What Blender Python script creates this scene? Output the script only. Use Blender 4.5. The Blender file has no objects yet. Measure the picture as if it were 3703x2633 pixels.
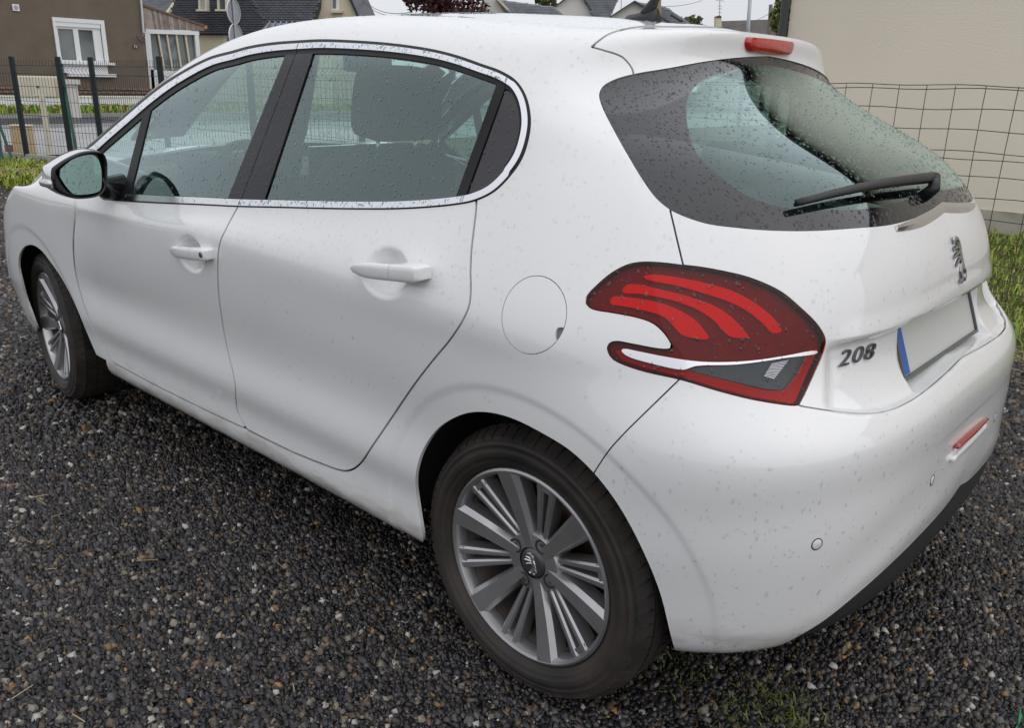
import bpy, bmesh, math, random
import numpy as np
from mathutils import Vector, Matrix
random.seed(7); rng = np.random.default_rng(11)
sc = bpy.context.scene
C = sc.collection

# ------------------------------------------------------------------ camera
PW, PH, FPX = 3703.0, 2633.0, 3023.5          # size and focal length of the photograph in its own pixels
CAM = np.array([-1.0029, 1.9834, 1.2733]); YAW, PITCH, ROLL = -0.8383, 0.3233, 0.0222
_f = np.array([math.cos(YAW)*math.cos(PITCH), math.sin(YAW)*math.cos(PITCH), -math.sin(PITCH)])
_r = np.array([math.sin(YAW), -math.cos(YAW), 0.0]); _u = np.cross(_r, _f)
_r2 = math.cos(ROLL)*_r + math.sin(ROLL)*_u; _u2 = -math.sin(ROLL)*_r + math.cos(ROLL)*_u
cam_data = bpy.data.cameras.new('camera'); cam = bpy.data.objects.new('camera', cam_data); C.objects.link(cam)
M = Matrix(((_r2[0], _u2[0], -_f[0], CAM[0]), (_r2[1], _u2[1], -_f[1], CAM[1]), (_r2[2], _u2[2], -_f[2], CAM[2]), (0, 0, 0, 1)))
cam.matrix_world = M
cam_data.sensor_width = 36.0; cam_data.lens = 36.0*FPX/PW
cam_data.clip_start = 0.05; cam_data.clip_end = 600
sc.camera = cam

# ------------------------------------------------------------------ sky, sun, exposure
world = bpy.data.worlds.new('World'); sc.world = world; world.use_nodes = True
wn = world.node_tree.nodes; wl = world.node_tree.links; wn.clear()
SUN_DIR = Vector((-0.74, -0.22, 0.64)).normalized(); SUN_EL, SUN_ROT = math.asin(SUN_DIR.z), math.atan2(SUN_DIR.x, SUN_DIR.y)
sky = wn.new('ShaderNodeTexSky'); sky.sky_type = 'NISHITA'; sky.sun_disc = False
sky.sun_elevation = SUN_EL; sky.sun_rotation = SUN_ROT; sky.air_density = 1.0; sky.dust_density = 4.0; sky.ozone_density = 1.0
# an even overcast deck (CIE overcast sky: about two and a half times brighter overhead than at the horizon), the clear sky only just tints it
tc = wn.new('ShaderNodeTexCoord'); nz = wn.new('ShaderNodeTexNoise'); nz.inputs['Scale'].default_value = 1.8; nz.inputs['Detail'].default_value = 5
sx = wn.new('ShaderNodeSeparateXYZ'); cz = wn.new('ShaderNodeMath'); cz.operation = 'MAXIMUM'; cz.inputs[1].default_value = 0.0
ov = wn.new('ShaderNodeMapRange'); ov.inputs[1].default_value = 0.0; ov.inputs[2].default_value = 1.0; ov.inputs[3].default_value = 7.2; ov.inputs[4].default_value = 11.0
cl = wn.new('ShaderNodeMapRange'); cl.inputs[1].default_value = 0.3; cl.inputs[2].default_value = 0.7; cl.inputs[3].default_value = 0.93; cl.inputs[4].default_value = 1.07
ml = wn.new('ShaderNodeMath'); ml.operation = 'MULTIPLY'
tn = wn.new('ShaderNodeMixRGB'); tn.blend_type = 'MULTIPLY'; tn.inputs[0].default_value = 1.0; tn.inputs[1].default_value = (0.965, 0.985, 1.04, 1)
mx = wn.new('ShaderNodeMixRGB'); mx.inputs[0].default_value = 0.92
bg = wn.new('ShaderNodeBackground'); bg.inputs['Strength'].default_value = 0.1
wo = wn.new('ShaderNodeOutputWorld')
wl.new(tc.outputs['Generated'], nz.inputs['Vector']); wl.new(tc.outputs['Generated'], sx.inputs[0]); wl.new(sx.outputs[2], cz.inputs[0]); wl.new(cz.outputs[0], ov.inputs[0])
wl.new(nz.outputs['Fac'], cl.inputs[0]); wl.new(ov.outputs[0], ml.inputs[0]); wl.new(cl.outputs[0], ml.inputs[1]); wl.new(ml.outputs[0], tn.inputs[2])
wl.new(sky.outputs['Color'], mx.inputs[1]); wl.new(tn.outputs['Color'], mx.inputs[2])
wl.new(mx.outputs['Color'], bg.inputs['Color']); wl.new(bg.outputs['Background'], wo.inputs['Surface'])
sd = bpy.data.lights.new('sun', 'SUN'); sd.energy = 0.7; sd.angle = math.radians(110); sd.color = (1.0, 0.98, 0.95)
sun = bpy.data.objects.new('sun', sd); C.objects.link(sun)
sun.rotation_euler = SUN_DIR.to_track_quat('Z', 'Y').to_euler()
sc.view_settings.view_transform = 'Standard'; sc.view_settings.look = 'None'
sc.view_settings.exposure = 0.12; sc.view_settings.gamma = 1.0; sc.view_settings.use_curve_mapping = False
sc.cycles.max_bounces = 10; sc.cycles.transparent_max_bounces = 24; sc.cycles.transmission_bounces = 8
sc.cycles.caustics_reflective = False; sc.cycles.caustics_refractive = False

# ------------------------------------------------------------------ materials
MATS = {}
def mat(name, col=(0.5, 0.5, 0.5), rough=0.5, metal=0.0, spec=0.5, coat=0.0, trans=0.0, ior=1.45, noise=None, bump=None, emit=None, coat_rough=0.03):
    """Principled material; noise = (scale, amount[, second colour]) varies the colour in object space, bump = (scale, strength[, distance])."""
    if name in MATS: return MATS[name]
    m = bpy.data.materials.new(name); m.use_nodes = True
    nt = m.node_tree; b = nt.nodes['Principled BSDF']
    b.inputs['Base Color'].default_value = (*col, 1); b.inputs['Roughness'].default_value = rough
    b.inputs['Metallic'].default_value = metal; b.inputs['Specular IOR Level'].default_value = spec
    b.inputs['Coat Weight'].default_value = coat; b.inputs['Coat Roughness'].default_value = coat_rough
    b.inputs['Transmission Weight'].default_value = trans; b.inputs['IOR'].default_value = ior
    if emit: b.inputs['Emission Color'].default_value = (*emit[0], 1); b.inputs['Emission Strength'].default_value = emit[1]
    tcn = None
    if noise or bump: tcn = nt.nodes.new('ShaderNodeTexCoord')
    if noise:
        n = nt.nodes.new('ShaderNodeTexNoise'); n.inputs['Scale'].default_value = noise[0]; n.inputs['Detail'].default_value = 6
        nt.links.new(tcn.outputs['Object'], n.inputs['Vector'])
        r = nt.nodes.new('ShaderNodeValToRGB'); r.color_ramp.elements[0].position = 0.3; r.color_ramp.elements[1].position = 0.7
        c2 = noise[2] if len(noise) > 2 else tuple(min(1, c*(1+noise[1])) for c in col)
        c1 = col if len(noise) > 2 else tuple(c*(1-noise[1]) for c in col)
        r.color_ramp.elements[0].color = (*c1, 1); r.color_ramp.elements[1].color = (*c2, 1)
        nt.links.new(n.outputs['Fac'], r.inputs['Fac']); nt.links.new(r.outputs['Color'], b.inputs['Base Color'])
    if bump:
        n = nt.nodes.new('ShaderNodeTexNoise'); n.inputs['Scale'].default_value = bump[0]; n.inputs['Detail'].default_value = 4
        nt.links.new(tcn.outputs['Object'], n.inputs['Vector'])
        bp = nt.nodes.new('ShaderNodeBump'); bp.inputs['Strength'].default_value = bump[1]; bp.inputs['Distance'].default_value = bump[2] if len(bump) > 2 else 0.01
        nt.links.new(n.outputs['Fac'], bp.inputs['Height']); nt.links.new(bp.outputs['Normal'], b.inputs['Normal'])
    MATS[name] = m
    return m

# ------------------------------------------------------------------ object helpers
def link(name, me, material=None, parent=None, loc=None, smooth=False):
    o = bpy.data.objects.new(name, me); C.objects.link(o)
    if material is not None:
        me.materials.clear(); me.materials.append(material)
    if parent is not None: o.parent = parent
    if loc is not None: o.location = loc
    if smooth: me.polygons.foreach_set('use_smooth', np.ones(len(me.polygons), dtype=bool))
    return o
def tag(o, label=None, cat=None, group=None, kind=None):
    if label: o['label'] = label
    if cat: o['category'] = cat
    if group: o['group'] = group
    if kind: o['kind'] = kind
    return o
def empty(name, loc=(0, 0, 0), rz=0.0, parent=None):
    o = bpy.data.objects.new(name, None); C.objects.link(o); o.location = loc; o.rotation_euler = (0, 0, rz)
    o.empty_display_size = 0.1
    if parent is not None: o.parent = parent
    return o
def me_np(name, V, F, N=None, smooth=True):
    me = bpy.data.meshes.new(name); me.from_pydata([tuple(v) for v in np.asarray(V).tolist()], [], [tuple(f) for f in (F.tolist() if hasattr(F, 'tolist') else F)])
    me.update()
    if smooth: me.polygons.foreach_set('use_smooth', np.ones(len(me.polygons), dtype=bool))
    if N is not None:
        N = np.asarray(N); N = N/np.maximum(np.linalg.norm(N, axis=1, keepdims=True), 1e-9)
        me.normals_split_custom_set_from_vertices([tuple(n) for n in N.tolist()])
    return me

class MB:
    """collects boxes, tubes, lathes and sheets into one mesh"""
    def __init__(s): s.v = []; s.f = []
    def add(s, V, F):
        b = len(s.v); s.v += [tuple(map(float, p)) for p in V]; s.f += [tuple(int(i)+b for i in f) for f in F]; return s
    def box(s, c, d, rz=0.0, rot=None):
        x, y, z = [k/2 for k in d]; P = [(-x,-y,-z),(x,-y,-z),(x,y,-z),(-x,y,-z),(-x,-y,z),(x,-y,z),(x,y,z),(-x,y,z)]
        Rm = rot if rot is not None else Matrix.Rotation(rz, 3, 'Z')
        P = [Rm @ Vector(p) + Vector(c) for p in P]
        return s.add(P, [(3,2,1,0),(4,5,6,7),(0,1,5,4),(1,2,6,5),(2,3,7,6),(3,0,4,7)])
    def rbox(s, c, d, r=0.01, rz=0.0, seg=2):
        bm = bmesh.new(); bmesh.ops.create_cube(bm, size=1)
        bmesh.ops.scale(bm, vec=d, verts=bm.verts)
        bmesh.ops.bevel(bm, geom=list(bm.edges), offset=min(r, min(d)*0.49), segments=seg, affect='EDGES', profile=0.5)
        Rm = Matrix.Rotation(rz, 3, 'Z')
        V = [Rm @ v.co + Vector(c) for v in bm.verts]; bm.verts.index_update(); F = [[v.index for v in f.verts] for f in bm.faces]; bm.free()
        return s.add(V, F)
    def tube(s, pts, r, n=8, caps=True):
        pts = [Vector(p) for p in pts]; m = len(pts); rr = r if hasattr(r, '__len__') else [r]*m
        V = []; up0 = None
        for i, p in enumerate(pts):
            t = (pts[min(i+1, m-1)] - pts[max(i-1, 0)]).normalized()
            if up0 is None: up0 = Vector((0, 0, 1)) if abs(t.z) < 0.9 else Vector((1, 0, 0))
            a = t.cross(up0).normalized(); b = a.cross(t).normalized(); up0 = b
            V += [p + (a*math.cos(2*math.pi*k/n) + b*math.sin(2*math.pi*k/n))*rr[i] for k in range(n)]
        F = [(i*n+k, i*n+(k+1) % n, (i+1)*n+(k+1) % n, (i+1)*n+k) for i in range(m-1) for k in range(n)]
        if caps: F += [tuple(range(n-1, -1, -1)), tuple(range((m-1)*n, m*n))]
        return s.add(V, F)
    def lathe(s, prof, n=32, axis='Y', c=(0, 0, 0), close=False):
        V = []
        for (r, h) in prof:
            for k in range(n):
                a = 2*math.pi*k/n; p, q = r*math.cos(a), r*math.sin(a)
                V.append((c[0]+p, c[1]+h, c[2]+q) if axis == 'Y' else (c[0]+p, c[1]+q, c[2]+h) if axis == 'Z' else (c[0]+h, c[1]+p, c[2]+q))
        m = len(prof); F = []
        for i in range(m if close else m-1):
            j = (i+1) % m
            for k in range(n): F.append((i*n+k, j*n+k, j*n+(k+1) % n, i*n+(k+1) % n))
        return s.add(V, F)
    def prism(s, poly, axis, a, b):
        """polygon in the two other axes, extruded from a to b along axis (0 x, 1 y, 2 z)"""
        def P(u, v, h):
            return (h, u, v) if axis == 0 else (u, h, v) if axis == 1 else (u, v, h)
        n = len(poly); V = [P(u, v, a) for u, v in poly] + [P(u, v, b) for u, v in poly]
        return s.add(V, [tuple(range(n-1, -1, -1)), tuple(range(n, 2*n))] + [(i, (i+1) % n, n+(i+1) % n, n+i) for i in range(n)])
    def quad(s, a, b, c, d): return s.add([a, b, c, d], [(0, 1, 2, 3)])
    def mesh(s, name='m', fix=True):
        me = bpy.data.meshes.new(name); me.from_pydata(s.v, [], s.f); me.update()
        if fix:
            bm = bmesh.new(); bm.from_mesh(me); bmesh.ops.recalc_face_normals(bm, faces=bm.faces); bm.to_mesh(me); bm.free()
        return me
    def build(s, name, material, parent=None, smooth=False, auto=None, loc=None):
        me = s.mesh(name); o = link(name, me, material, parent, loc)
        if smooth: me.polygons.foreach_set('use_smooth', np.ones(len(me.polygons), dtype=bool))
        if auto is not None: me.set_sharp_from_angle(angle=math.radians(auto))
        return o

# ------------------------------------------------------------------ projection of places to the photograph's pixels (used to place traced outlines on the car's surface)
def project(V):
    d = np.asarray(V, float) - CAM; z = d @ _f
    return np.stack([PW/2 + FPX*(d @ _r2)/z, PH/2 - FPX*(d @ _u2)/z], 1)
def ray(px, py):
    d = ((px-PW/2)/FPX)*_r2 - ((py-PH/2)/FPX)*_u2 + _f
    return d
def at(px, py, axis, val):
    """place on the plane axis = val that is seen at (px, py)"""
    d = ray(px, py); t = (val-CAM[axis])/d[axis]; return CAM + t*d
def at_depth(px, py, depth): return CAM + ray(px, py)*depth

# ------------------------------------------------------------------ splines
def nspline(t, Y, T):
    """natural cubic spline through (t, Y[k, ...]) evaluated at T"""
    t = np.asarray(t, float); Y = np.asarray(Y, float); n = len(t); h = np.diff(t)
    A = np.zeros((n, n)); B = np.zeros((n,) + Y.shape[1:]); A[0, 0] = A[-1, -1] = 1
    for i in range(1, n-1):
        A[i, i-1], A[i, i], A[i, i+1] = h[i-1], 2*(h[i-1]+h[i]), h[i]
        B[i] = 6*((Y[i+1]-Y[i])/h[i] - (Y[i]-Y[i-1])/h[i-1])
    Mm = np.linalg.solve(A, B.reshape(n, -1)).reshape(B.shape)
    T = np.asarray(T, float); k = np.clip(np.searchsorted(t, T)-1, 0, n-2)
    sh = (slice(None),) + (None,)*(Y.ndim-1)
    hh = h[k][sh]; a = (t[k+1]-T)[sh]/hh; b = (T-t[k])[sh]/hh
    return a*Y[k] + b*Y[k+1] + ((a**3-a)*Mm[k] + (b**3-b)*Mm[k+1])*hh**2/6
def crom(P, n=8, closed=True):
    """rounded polyline through traced points (centripetal Catmull-Rom)"""
    P = np.asarray(P, float); m = len(P); out = []
    for i in range(m if closed else m-1):
        if closed: p0, p1, p2, p3 = P[i-1], P[i], P[(i+1) % m], P[(i+2) % m]
        else: p0, p1, p2, p3 = P[max(i-1, 0)], P[i], P[i+1], P[min(i+2, m-1)]
        d1, d2, d3 = [max(np.linalg.norm(b-a), 1e-6)**0.5 for a, b in ((p0, p1), (p1, p2), (p2, p3))]
        m1 = (p1-p0)/d1 - (p2-p0)/(d1+d2) + (p2-p1)/d2; m2 = (p2-p1)/d2 - (p3-p1)/(d2+d3) + (p3-p2)/d3
        m1 *= d2; m2 *= d2
        for s in np.linspace(0, 1, n, endpoint=False):
            out.append((2*s**3-3*s**2+1)*p1 + (s**3-2*s**2+s)*m1 + (-2*s**3+3*s**2)*p2 + (s**3-s**2)*m2)
    if not closed: out.append(P[-1])
    return np.array(out)
def sstep(a, b, x):
    t = np.clip((np.asarray(x, float)-a)/(b-a), 0, 1); return t*t*(3-2*t)

# ================================================================== THE CAR
# car frame: x forward from the rear axle, y to the car's left, z up; left half is modelled and mirrored
ROWS = 18
XS = np.array([-0.65, -0.25, 0.1, 0.45, 0.85, 1.25, 1.65, 2.05, 2.40, 2.75, 3.10])
def belt_z(x): return nspline([-0.7, -0.2, 0.1, 0.4, 0.86, 1.23, 1.49, 1.76, 2.1, 2.4, 2.8, 3.2], [1.075, 1.073, 1.058, 1.012, 0.966, 0.935, 0.913, 0.894, 0.885, 0.87, 0.80, 0.70], x)
def rail_z(x): return nspline([-0.7, -0.1, 0.1, 0.3, 0.46, 0.73, 0.97, 1.11, 1.30, 1.43, 1.62, 1.74, 1.87, 2.03, 2.2], [1.25, 1.275, 1.293, 1.316, 1.343, 1.365, 1.371, 1.366, 1.348, 1.325, 1.271, 1.216, 1.147, 1.059, 0.975], x)
def top_z(x): return nspline([-0.7, 0.0, 0.2, 0.42, 0.63, 0.89, 1.15, 1.4, 1.6, 1.85, 2.1, 2.3], [1.37, 1.403, 1.427, 1.444, 1.457, 1.467, 1.464, 1.435, 1.375, 1.245, 1.09, 0.96], x)
def tumble(z): return 0.795-(z-1.0)*0.45
# side sections: (z, y) for the rows below the belt; y varies a little along the car
SIDE_Z = [0.185, 0.212, 0.262, 0.318, 0.372, 0.43, 0.53, 0.66, 0.78, 0.865]
SIDE_Y = [0.70, 0.790, 0.838, 0.842, 0.843, 0.853, 0.842, 0.853, 0.864, 0.861]
SIDE_Y2 = [0.72, 0.800, 0.827, 0.838, 0.845, 0.854, 0.861, 0.866, 0.866, 0.858]      # ends of the car: plain convex section without the door scallop
XMOD = [(-0.65, 0.0), (-0.2, 0.006), (0.1, 0.006), (0.5, 0.0), (1.0, -0.004), (1.6, -0.002), (2.05, 0.0), (2.4, 0.0), (2.75, -0.008), (3.1, -0.015)]
def side_rows(x):
    """(rows, len(x), 2): y and z of every row at stations x"""
    x = np.asarray(x, float); R = np.zeros((ROWS, len(x), 2))
    mod = nspline([a for a, b in XMOD], [b for a, b in XMOD], x)
    zb, zr, zt = belt_z(x), rail_z(x), top_z(x)
    squash = np.minimum(1.0, (zb-0.05)/0.885)
    for k in range(10):
        w_ = np.maximum(1-sstep(-0.05, 0.42, x), sstep(1.95, 2.25, x)); R[k, :, 0] = SIDE_Y[k]*(1-w_)+SIDE_Y2[k]*w_ + mod*(1 if k > 1 else 0.6); R[k, :, 1] = SIDE_Z[k]*np.where(SIDE_Z[k] > 0.6, squash, 1)
    R[10, :, 0] = tumble(zb)+mod+0.010; R[10, :, 1] = zb-0.025
    R[11, :, 0] = tumble(zb+0.06); R[11, :, 1] = zb+0.06
    a = zb+0.06
    for k, w in ((12, 0.5), (13, 1.0)):
        z = a+(zr-a)*w; R[k, :, 0] = tumble(z)+0.008*(w == 0.5); R[k, :, 1] = z
    yr = tumble(zr)
    R[14, :, 0] = yr-0.045; R[14, :, 1] = zr+(zt-zr)*0.38
    R[15, :, 0] = yr*0.70; R[15, :, 1] = zr+(zt-zr)*0.72
    R[16, :, 0] = yr*0.36; R[16, :, 1] = zr+(zt-zr)*0.94
    R[17, :, 0] = 0.0; R[17, :, 1] = zt
    return R
# rear centre profile (x, z) and how each row rounds the corner: start of the corner, exponents
REAR = [(-0.46, 0.225), (-0.555, 0.245), (-0.592, 0.292), (-0.602, 0.35), (-0.608, 0.42), (-0.610, 0.50), (-0.606, 0.59), (-0.592, 0.685), (-0.532, 0.775), (-0.525, 0.87),
        (-0.505, 0.965), (-0.458, 1.045), (-0.295, 1.168), (-0.026, 1.334), (-0.020, 1.376), (0.012, 1.3985), (0.11, 1.415), (0.21, 1.428)]
XC = [0.1]*8 + [0.12, 0.14, 0.18, 0.22, 0.30, 0.34, 0.36, 0.38, 0.40, 0.42]
PQ = [(3.2, 3.5)]*8 + [(2.8, 3.0), (2.55, 2.75), (2.5, 2.65), (2.45, 2.55), (2.4, 2.45), (2.7, 2.8), (2.9, 2.9), (2.9, 2.9), (2.6, 2.4), (2.2, 2.0)]
def contour(row, ncorner, xend, nside):
    """points of one row from the rear centre round the corner and forward"""
    xr, zr = REAR[row]; xc = XC[row]; p, q = PQ[row]
    ph = np.linspace(0, math.pi/2, 1500); t = np.sin(ph)**(2/p); r = np.cos(ph)**(2/q)
    # even spacing along the corner
    xx = xc-(xc-xr)*t; seg = np.hypot(np.diff(t)*(xc-xr), np.diff(r)*0.8); L = np.concatenate([[0], np.cumsum(seg)])
    Ls = np.linspace(L[-1], 0, ncorner, endpoint=False); t = np.interp(Ls, L, t); r = np.interp(Ls, L, r)
    x = xc-(xc-xr)*t
    S = side_rows(x)[row]
    g = t**2.2
    y = S[:, 0]*r; z = S[:, 1]*(1-g) + zr*g
    xs = np.linspace(xc, xend, nside); S2 = side_rows(xs)[row]
    return np.concatenate([np.stack([x, y, z], 1), np.stack([xs, S2[:, 0], S2[:, 1]], 1)])
def body_grid(rows, ncorner, xend, nside, nv):
    G = np.stack([contour(k, ncorner, xend if not callable(xend) else xend(k), nside) for k in range(rows[0], rows[1])])      # rows, u, 3
    d = np.linalg.norm(np.diff(G, axis=0), axis=2); dm = np.maximum(np.median(d, axis=1), d.mean(axis=1)*0.6)
    t = np.concatenate([[0], np.cumsum(dm)])
    T = np.linspace(0, t[-1], nv)
    return nspline(t, G, T)

# ---- cutting a surface into panels: every panel keeps the side of the outlines it lies on
class Surf:
    def __init__(s, V, N, F): s.V, s.N, s.F = V, N, F
    def px(s): return project(s.V)
def grid_surf(G):
    nv, nu = G.shape[:2]; V = G.reshape(-1, 3)
    du = np.gradient(G, axis=1); dv = np.gradient(G, axis=0); N = np.cross(du, dv).reshape(-1, 3)
    N /= np.maximum(np.linalg.norm(N, axis=1, keepdims=True), 1e-9)
    j, i = np.meshgrid(np.arange(nv-1), np.arange(nu-1), indexing='ij'); a = (j*nu+i).ravel()
    F = np.concatenate([np.stack([a, a+1, a+nu+1], 1), np.stack([a, a+nu+1, a+nu], 1)])
    c = V[F].mean(1); # outward: away from the car's spine
    out = np.einsum('ij,ij->i', N, V - np.stack([np.clip(V[:, 0], 0.3, 2.6), 0*V[:, 1], 0*V[:, 2]+0.7], 1))
    if np.median(out) < 0: N = -N; F = F[:, ::-1]
    return Surf(V, N, F)
def cut(S, s):
    """part of the surface where s > 0"""
    pos = s > 0; k = pos[S.F].sum(1)
    full = S.F[k == 3]; part = S.F[(k == 1) | (k == 2)]
    if len(part) == 0: Fo = full; V, N = S.V, S.N
    else:
        kp = pos[part].sum(1)
        # turn every triangle so that its odd vertex comes first
        odd = np.where((kp == 1)[:, None], pos[part], ~pos[part]).argmax(1)
        T = np.stack([part[np.arange(len(part)), (odd+m) % 3] for m in range(3)], 1)
        e = np.concatenate([np.sort(T[:, [0, 1]], 1), np.sort(T[:, [0, 2]], 1)]); ue, inv = np.unique(e, axis=0, return_inverse=True); inv = inv.ravel()
        a, b = ue[:, 0], ue[:, 1]; w = np.clip(s[a]/(s[a]-s[b]), 0.0005, 0.9995)[:, None]
        nV = S.V[a]*(1-w)+S.V[b]*w; nN = S.N[a]*(1-w)+S.N[b]*w
        base = len(S.V); i1 = base+inv[:len(T)]; i2 = base+inv[len(T):]
        V = np.concatenate([S.V, nV]); N = np.concatenate([S.N, nN])
        o = kp == 1
        tri = np.stack([T[o, 0], i1[o], i2[o]], 1); q = ~o
        t1 = np.stack([i1[q], T[q, 1], T[q, 2]], 1); t2 = np.stack([i1[q], T[q, 2], i2[q]], 1)
        Fo = np.concatenate([full, tri, t1, t2])
    used = np.unique(Fo); mp = -np.ones(len(V), int); mp[used] = np.arange(len(used))
    return Surf(V[used], N[used], mp[Fo])
def subdiv(S):
    """every triangle into four"""
    e = np.concatenate([S.F[:, [0, 1]], S.F[:, [1, 2]], S.F[:, [2, 0]]]); u, inv = np.unique(np.sort(e, 1), axis=0, return_inverse=True); inv = inv.ravel()
    n = len(S.F); b = len(S.V); m0, m1, m2 = b+inv[:n], b+inv[n:2*n], b+inv[2*n:]; F = S.F
    return Surf(np.concatenate([S.V, S.V[u].mean(1)]), np.concatenate([S.N, S.N[u].mean(1)]), np.concatenate([np.stack(q, 1) for q in ((F[:, 0], m0, m2), (m0, F[:, 1], m1), (m2, m1, F[:, 2]), (m0, m1, m2))]))
def seg_dist(P, Q, px):
    """distance of points px to the open polyline P..Q (segments) and index/parameter of the nearest one"""
    best = np.full(len(px), 1e9); idx = np.zeros(len(px), int); par = np.zeros(len(px))
    for i in range(len(P)):
        d = Q[i]-P[i]; L = max(d @ d, 1e-9); t = np.clip(((px-P[i]) @ d)/L, 0, 1)
        r = np.hypot(px[:, 0]-P[i, 0]-t*d[0], px[:, 1]-P[i, 1]-t*d[1]); m = r < best
        best[m] = r[m]; idx[m] = i; par[m] = t[m]
    return best, idx, par
def inside(poly, px):
    x, y = px[:, 0], px[:, 1]; c = np.zeros(len(px), bool); n = len(poly)
    for i in range(n):
        x1, y1 = poly[i-1]; x2, y2 = poly[i]
        m = ((y1 > y) != (y2 > y))
        if y1 != y2: c ^= m & (x < (x2-x1)*(y-y1)/(y2-y1)+x1)
    return c
def sd(poly, px, margin=120, attr=None):
    """signed distance to a closed outline, positive inside"""
    poly = np.asarray(poly, float); out = np.full(len(px), -float(margin)); lo, hi = poly.min(0)-margin, poly.max(0)+margin
    m = ((px > lo) & (px < hi)).all(1); sub = px[m]
    d, i, t = seg_dist(poly, np.roll(poly, -1, 0), sub); ins = inside(poly, sub)
    out[m] = np.where(ins, d, -d)
    if attr is not None:
        a = np.zeros((len(px),)+attr.shape[1:]); a[m] = attr[i]*(1-t[:, None]) + np.roll(attr, -1, 0)[i]*t[:, None]
        return out, a
    return out
def tidy(S, share=0.03):
    """drops stray scraps: keeps the connected pieces that hold more than a share of the area"""
    if len(S.F) == 0: return S
    lab = np.arange(len(S.V))
    for _ in range(400):
        m = lab[S.F].min(1); new = lab.copy(); np.minimum.at(new, S.F.ravel(), np.repeat(m, 3)); new = new[new]
        if (new == lab).all(): break
        lab = new
    t = S.V[S.F]; A = np.linalg.norm(np.cross(t[:, 1]-t[:, 0], t[:, 2]-t[:, 0]), axis=1); l = lab[S.F[:, 0]]; tot = np.zeros(len(S.V)); np.add.at(tot, l, A)
    F = S.F[tot[l] > share*A.sum()]; used = np.unique(F); mp = -np.ones(len(S.V), int); mp[used] = np.arange(len(used)); return Surf(S.V[used], S.N[used], mp[F])
def finish(S, off=0.0, flange=0.008, mirror=False):
    """surface -> vertices, normals, faces with a turned-in edge"""
    S = Surf(S.V, S.N/np.maximum(np.linalg.norm(S.N, axis=1, keepdims=True), 1e-9), S.F); V = S.V+S.N*off; N = S.N; F = S.F
    if flange and len(F):
        e = np.concatenate([F[:, [0, 1]], F[:, [1, 2]], F[:, [2, 0]]]); key = np.sort(e, 1)
        u, inv, cnt = np.unique(key, axis=0, return_inverse=True, return_counts=True); b = e[cnt[inv.ravel()] == 1]
        b = b[~((np.abs(S.V[b[:, 0], 1]) < 1e-4) & (np.abs(S.V[b[:, 1], 1]) < 1e-4))]       # not along the car's centre line
        if len(b):
            ed = V[b[:, 1]]-V[b[:, 0]]; on = np.cross(ed, N[b[:, 0]]); on /= np.maximum(np.linalg.norm(on, axis=1, keepdims=True), 1e-9)
            vs = np.unique(b); mp = -np.ones(len(V), int)
            acc = np.zeros((len(V), 3)); np.add.at(acc, b[:, 0], on); np.add.at(acc, b[:, 1], on)
            acc /= np.maximum(np.linalg.norm(acc, axis=1, keepdims=True), 1e-9)
            n0 = len(V); k = len(vs); mp[vs] = np.arange(k)
            rim = V[vs]; rn = N[vs]+acc[vs]*0.9; lowv = V[vs]-N[vs]*flange+acc[vs]*0.0005
            V = np.concatenate([V, rim, lowv]); N = np.concatenate([N, acc[vs], acc[vs]])
            p, q = mp[b[:, 0]], mp[b[:, 1]]
            F = np.concatenate([F, np.stack([n0+q, n0+p, n0+k+p], 1), np.stack([n0+q, n0+k+p, n0+k+q], 1)])
    if mirror:
        V = V*np.array([1, -1, 1]); N = N*np.array([1, -1, 1]); F = F[:, ::-1]
    return V, N, F
def halves(name, S, material, parent, off=0.0, flange=0.008):
    """one part that spans both halves of the car"""
    S = tidy(S, 0.01); V, N, F = finish(S, off, flange); V2, N2, F2 = finish(S, off, flange, True)
    me = me_np(name, np.concatenate([V, V2]), np.concatenate([F, F2+len(V)]), np.concatenate([N, N2]))
    return link(name, me, material, parent)
def side_part(name, S, material, parent, mirror, off=0.0, flange=0.008):
    V, N, F = finish(tidy(S), off, flange, mirror); return link(name, me_np(name, V, F, N), material, parent)

# ---- outlines traced on the car (pixels of the photograph)
DLO = [(303,546),(337,512),(443,419),(532,343),(620,279),(753,207),(842,182),(900,166),(988,152),(1095,144),(1166,141),(1299,146),(1432,157),(1565,177),(1653,199),(1742,230),(1813,256),(1866,290),(1902,345),(1919,421),(1915,487),(1889,572),(1844,638),(1786,694),(1720,726),(1653,740),(1476,755),(1285,757),(1000,751),(865,748),(721,741),(554,734),(407,724),(365,716)]
_top, _bot, _mid = (13., 33., 50.), (4., 27., 30.), (10., 31., 42.)
DLO_T = [_top]*17 + [_mid]*3 + [_mid, _mid, _bot, _bot, _bot] + [_bot]*7 + [_bot, _top]
DLO_T = np.array(DLO_T + [_bot]*(len(DLO)-len(DLO_T)))[:len(DLO)]
_n = 6
DLOc = crom(DLO, _n); DLOt = np.repeat(DLO_T, _n, 0)
GAP = [(1077,172),(1075,177),(985,415),(900,647),(866,735),(842,780),(820,822),(797,872),(788,933),(789,1043),(796,1110),(815,1230),(838,1330),(849,1385),(855,1470),(862,1497),(892,1553)]
RDR = [(1828,285),(1826,292),(1755,500),(1683,706),(1722,727),(1720,761),(1712,830),(1704,898),(1700,982),(1701,1049),(1696,1102),(1676,1151),(1631,1222),(1565,1302),(1501,1385),(1397,1538),(1342,1618),(1306,1672),(1275,1697),(1244,1703),(1201,1692)]
DBOT = [(1201,1692),(1060,1636),(892,1553),(754,1489),(649,1437),(545,1385),(407,1310)]
FSEAM = [(407,1310),(334,1182),(294,1071),(272,977),(265,888),(270,794),(272,719),(283,630),(306,556)]
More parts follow.
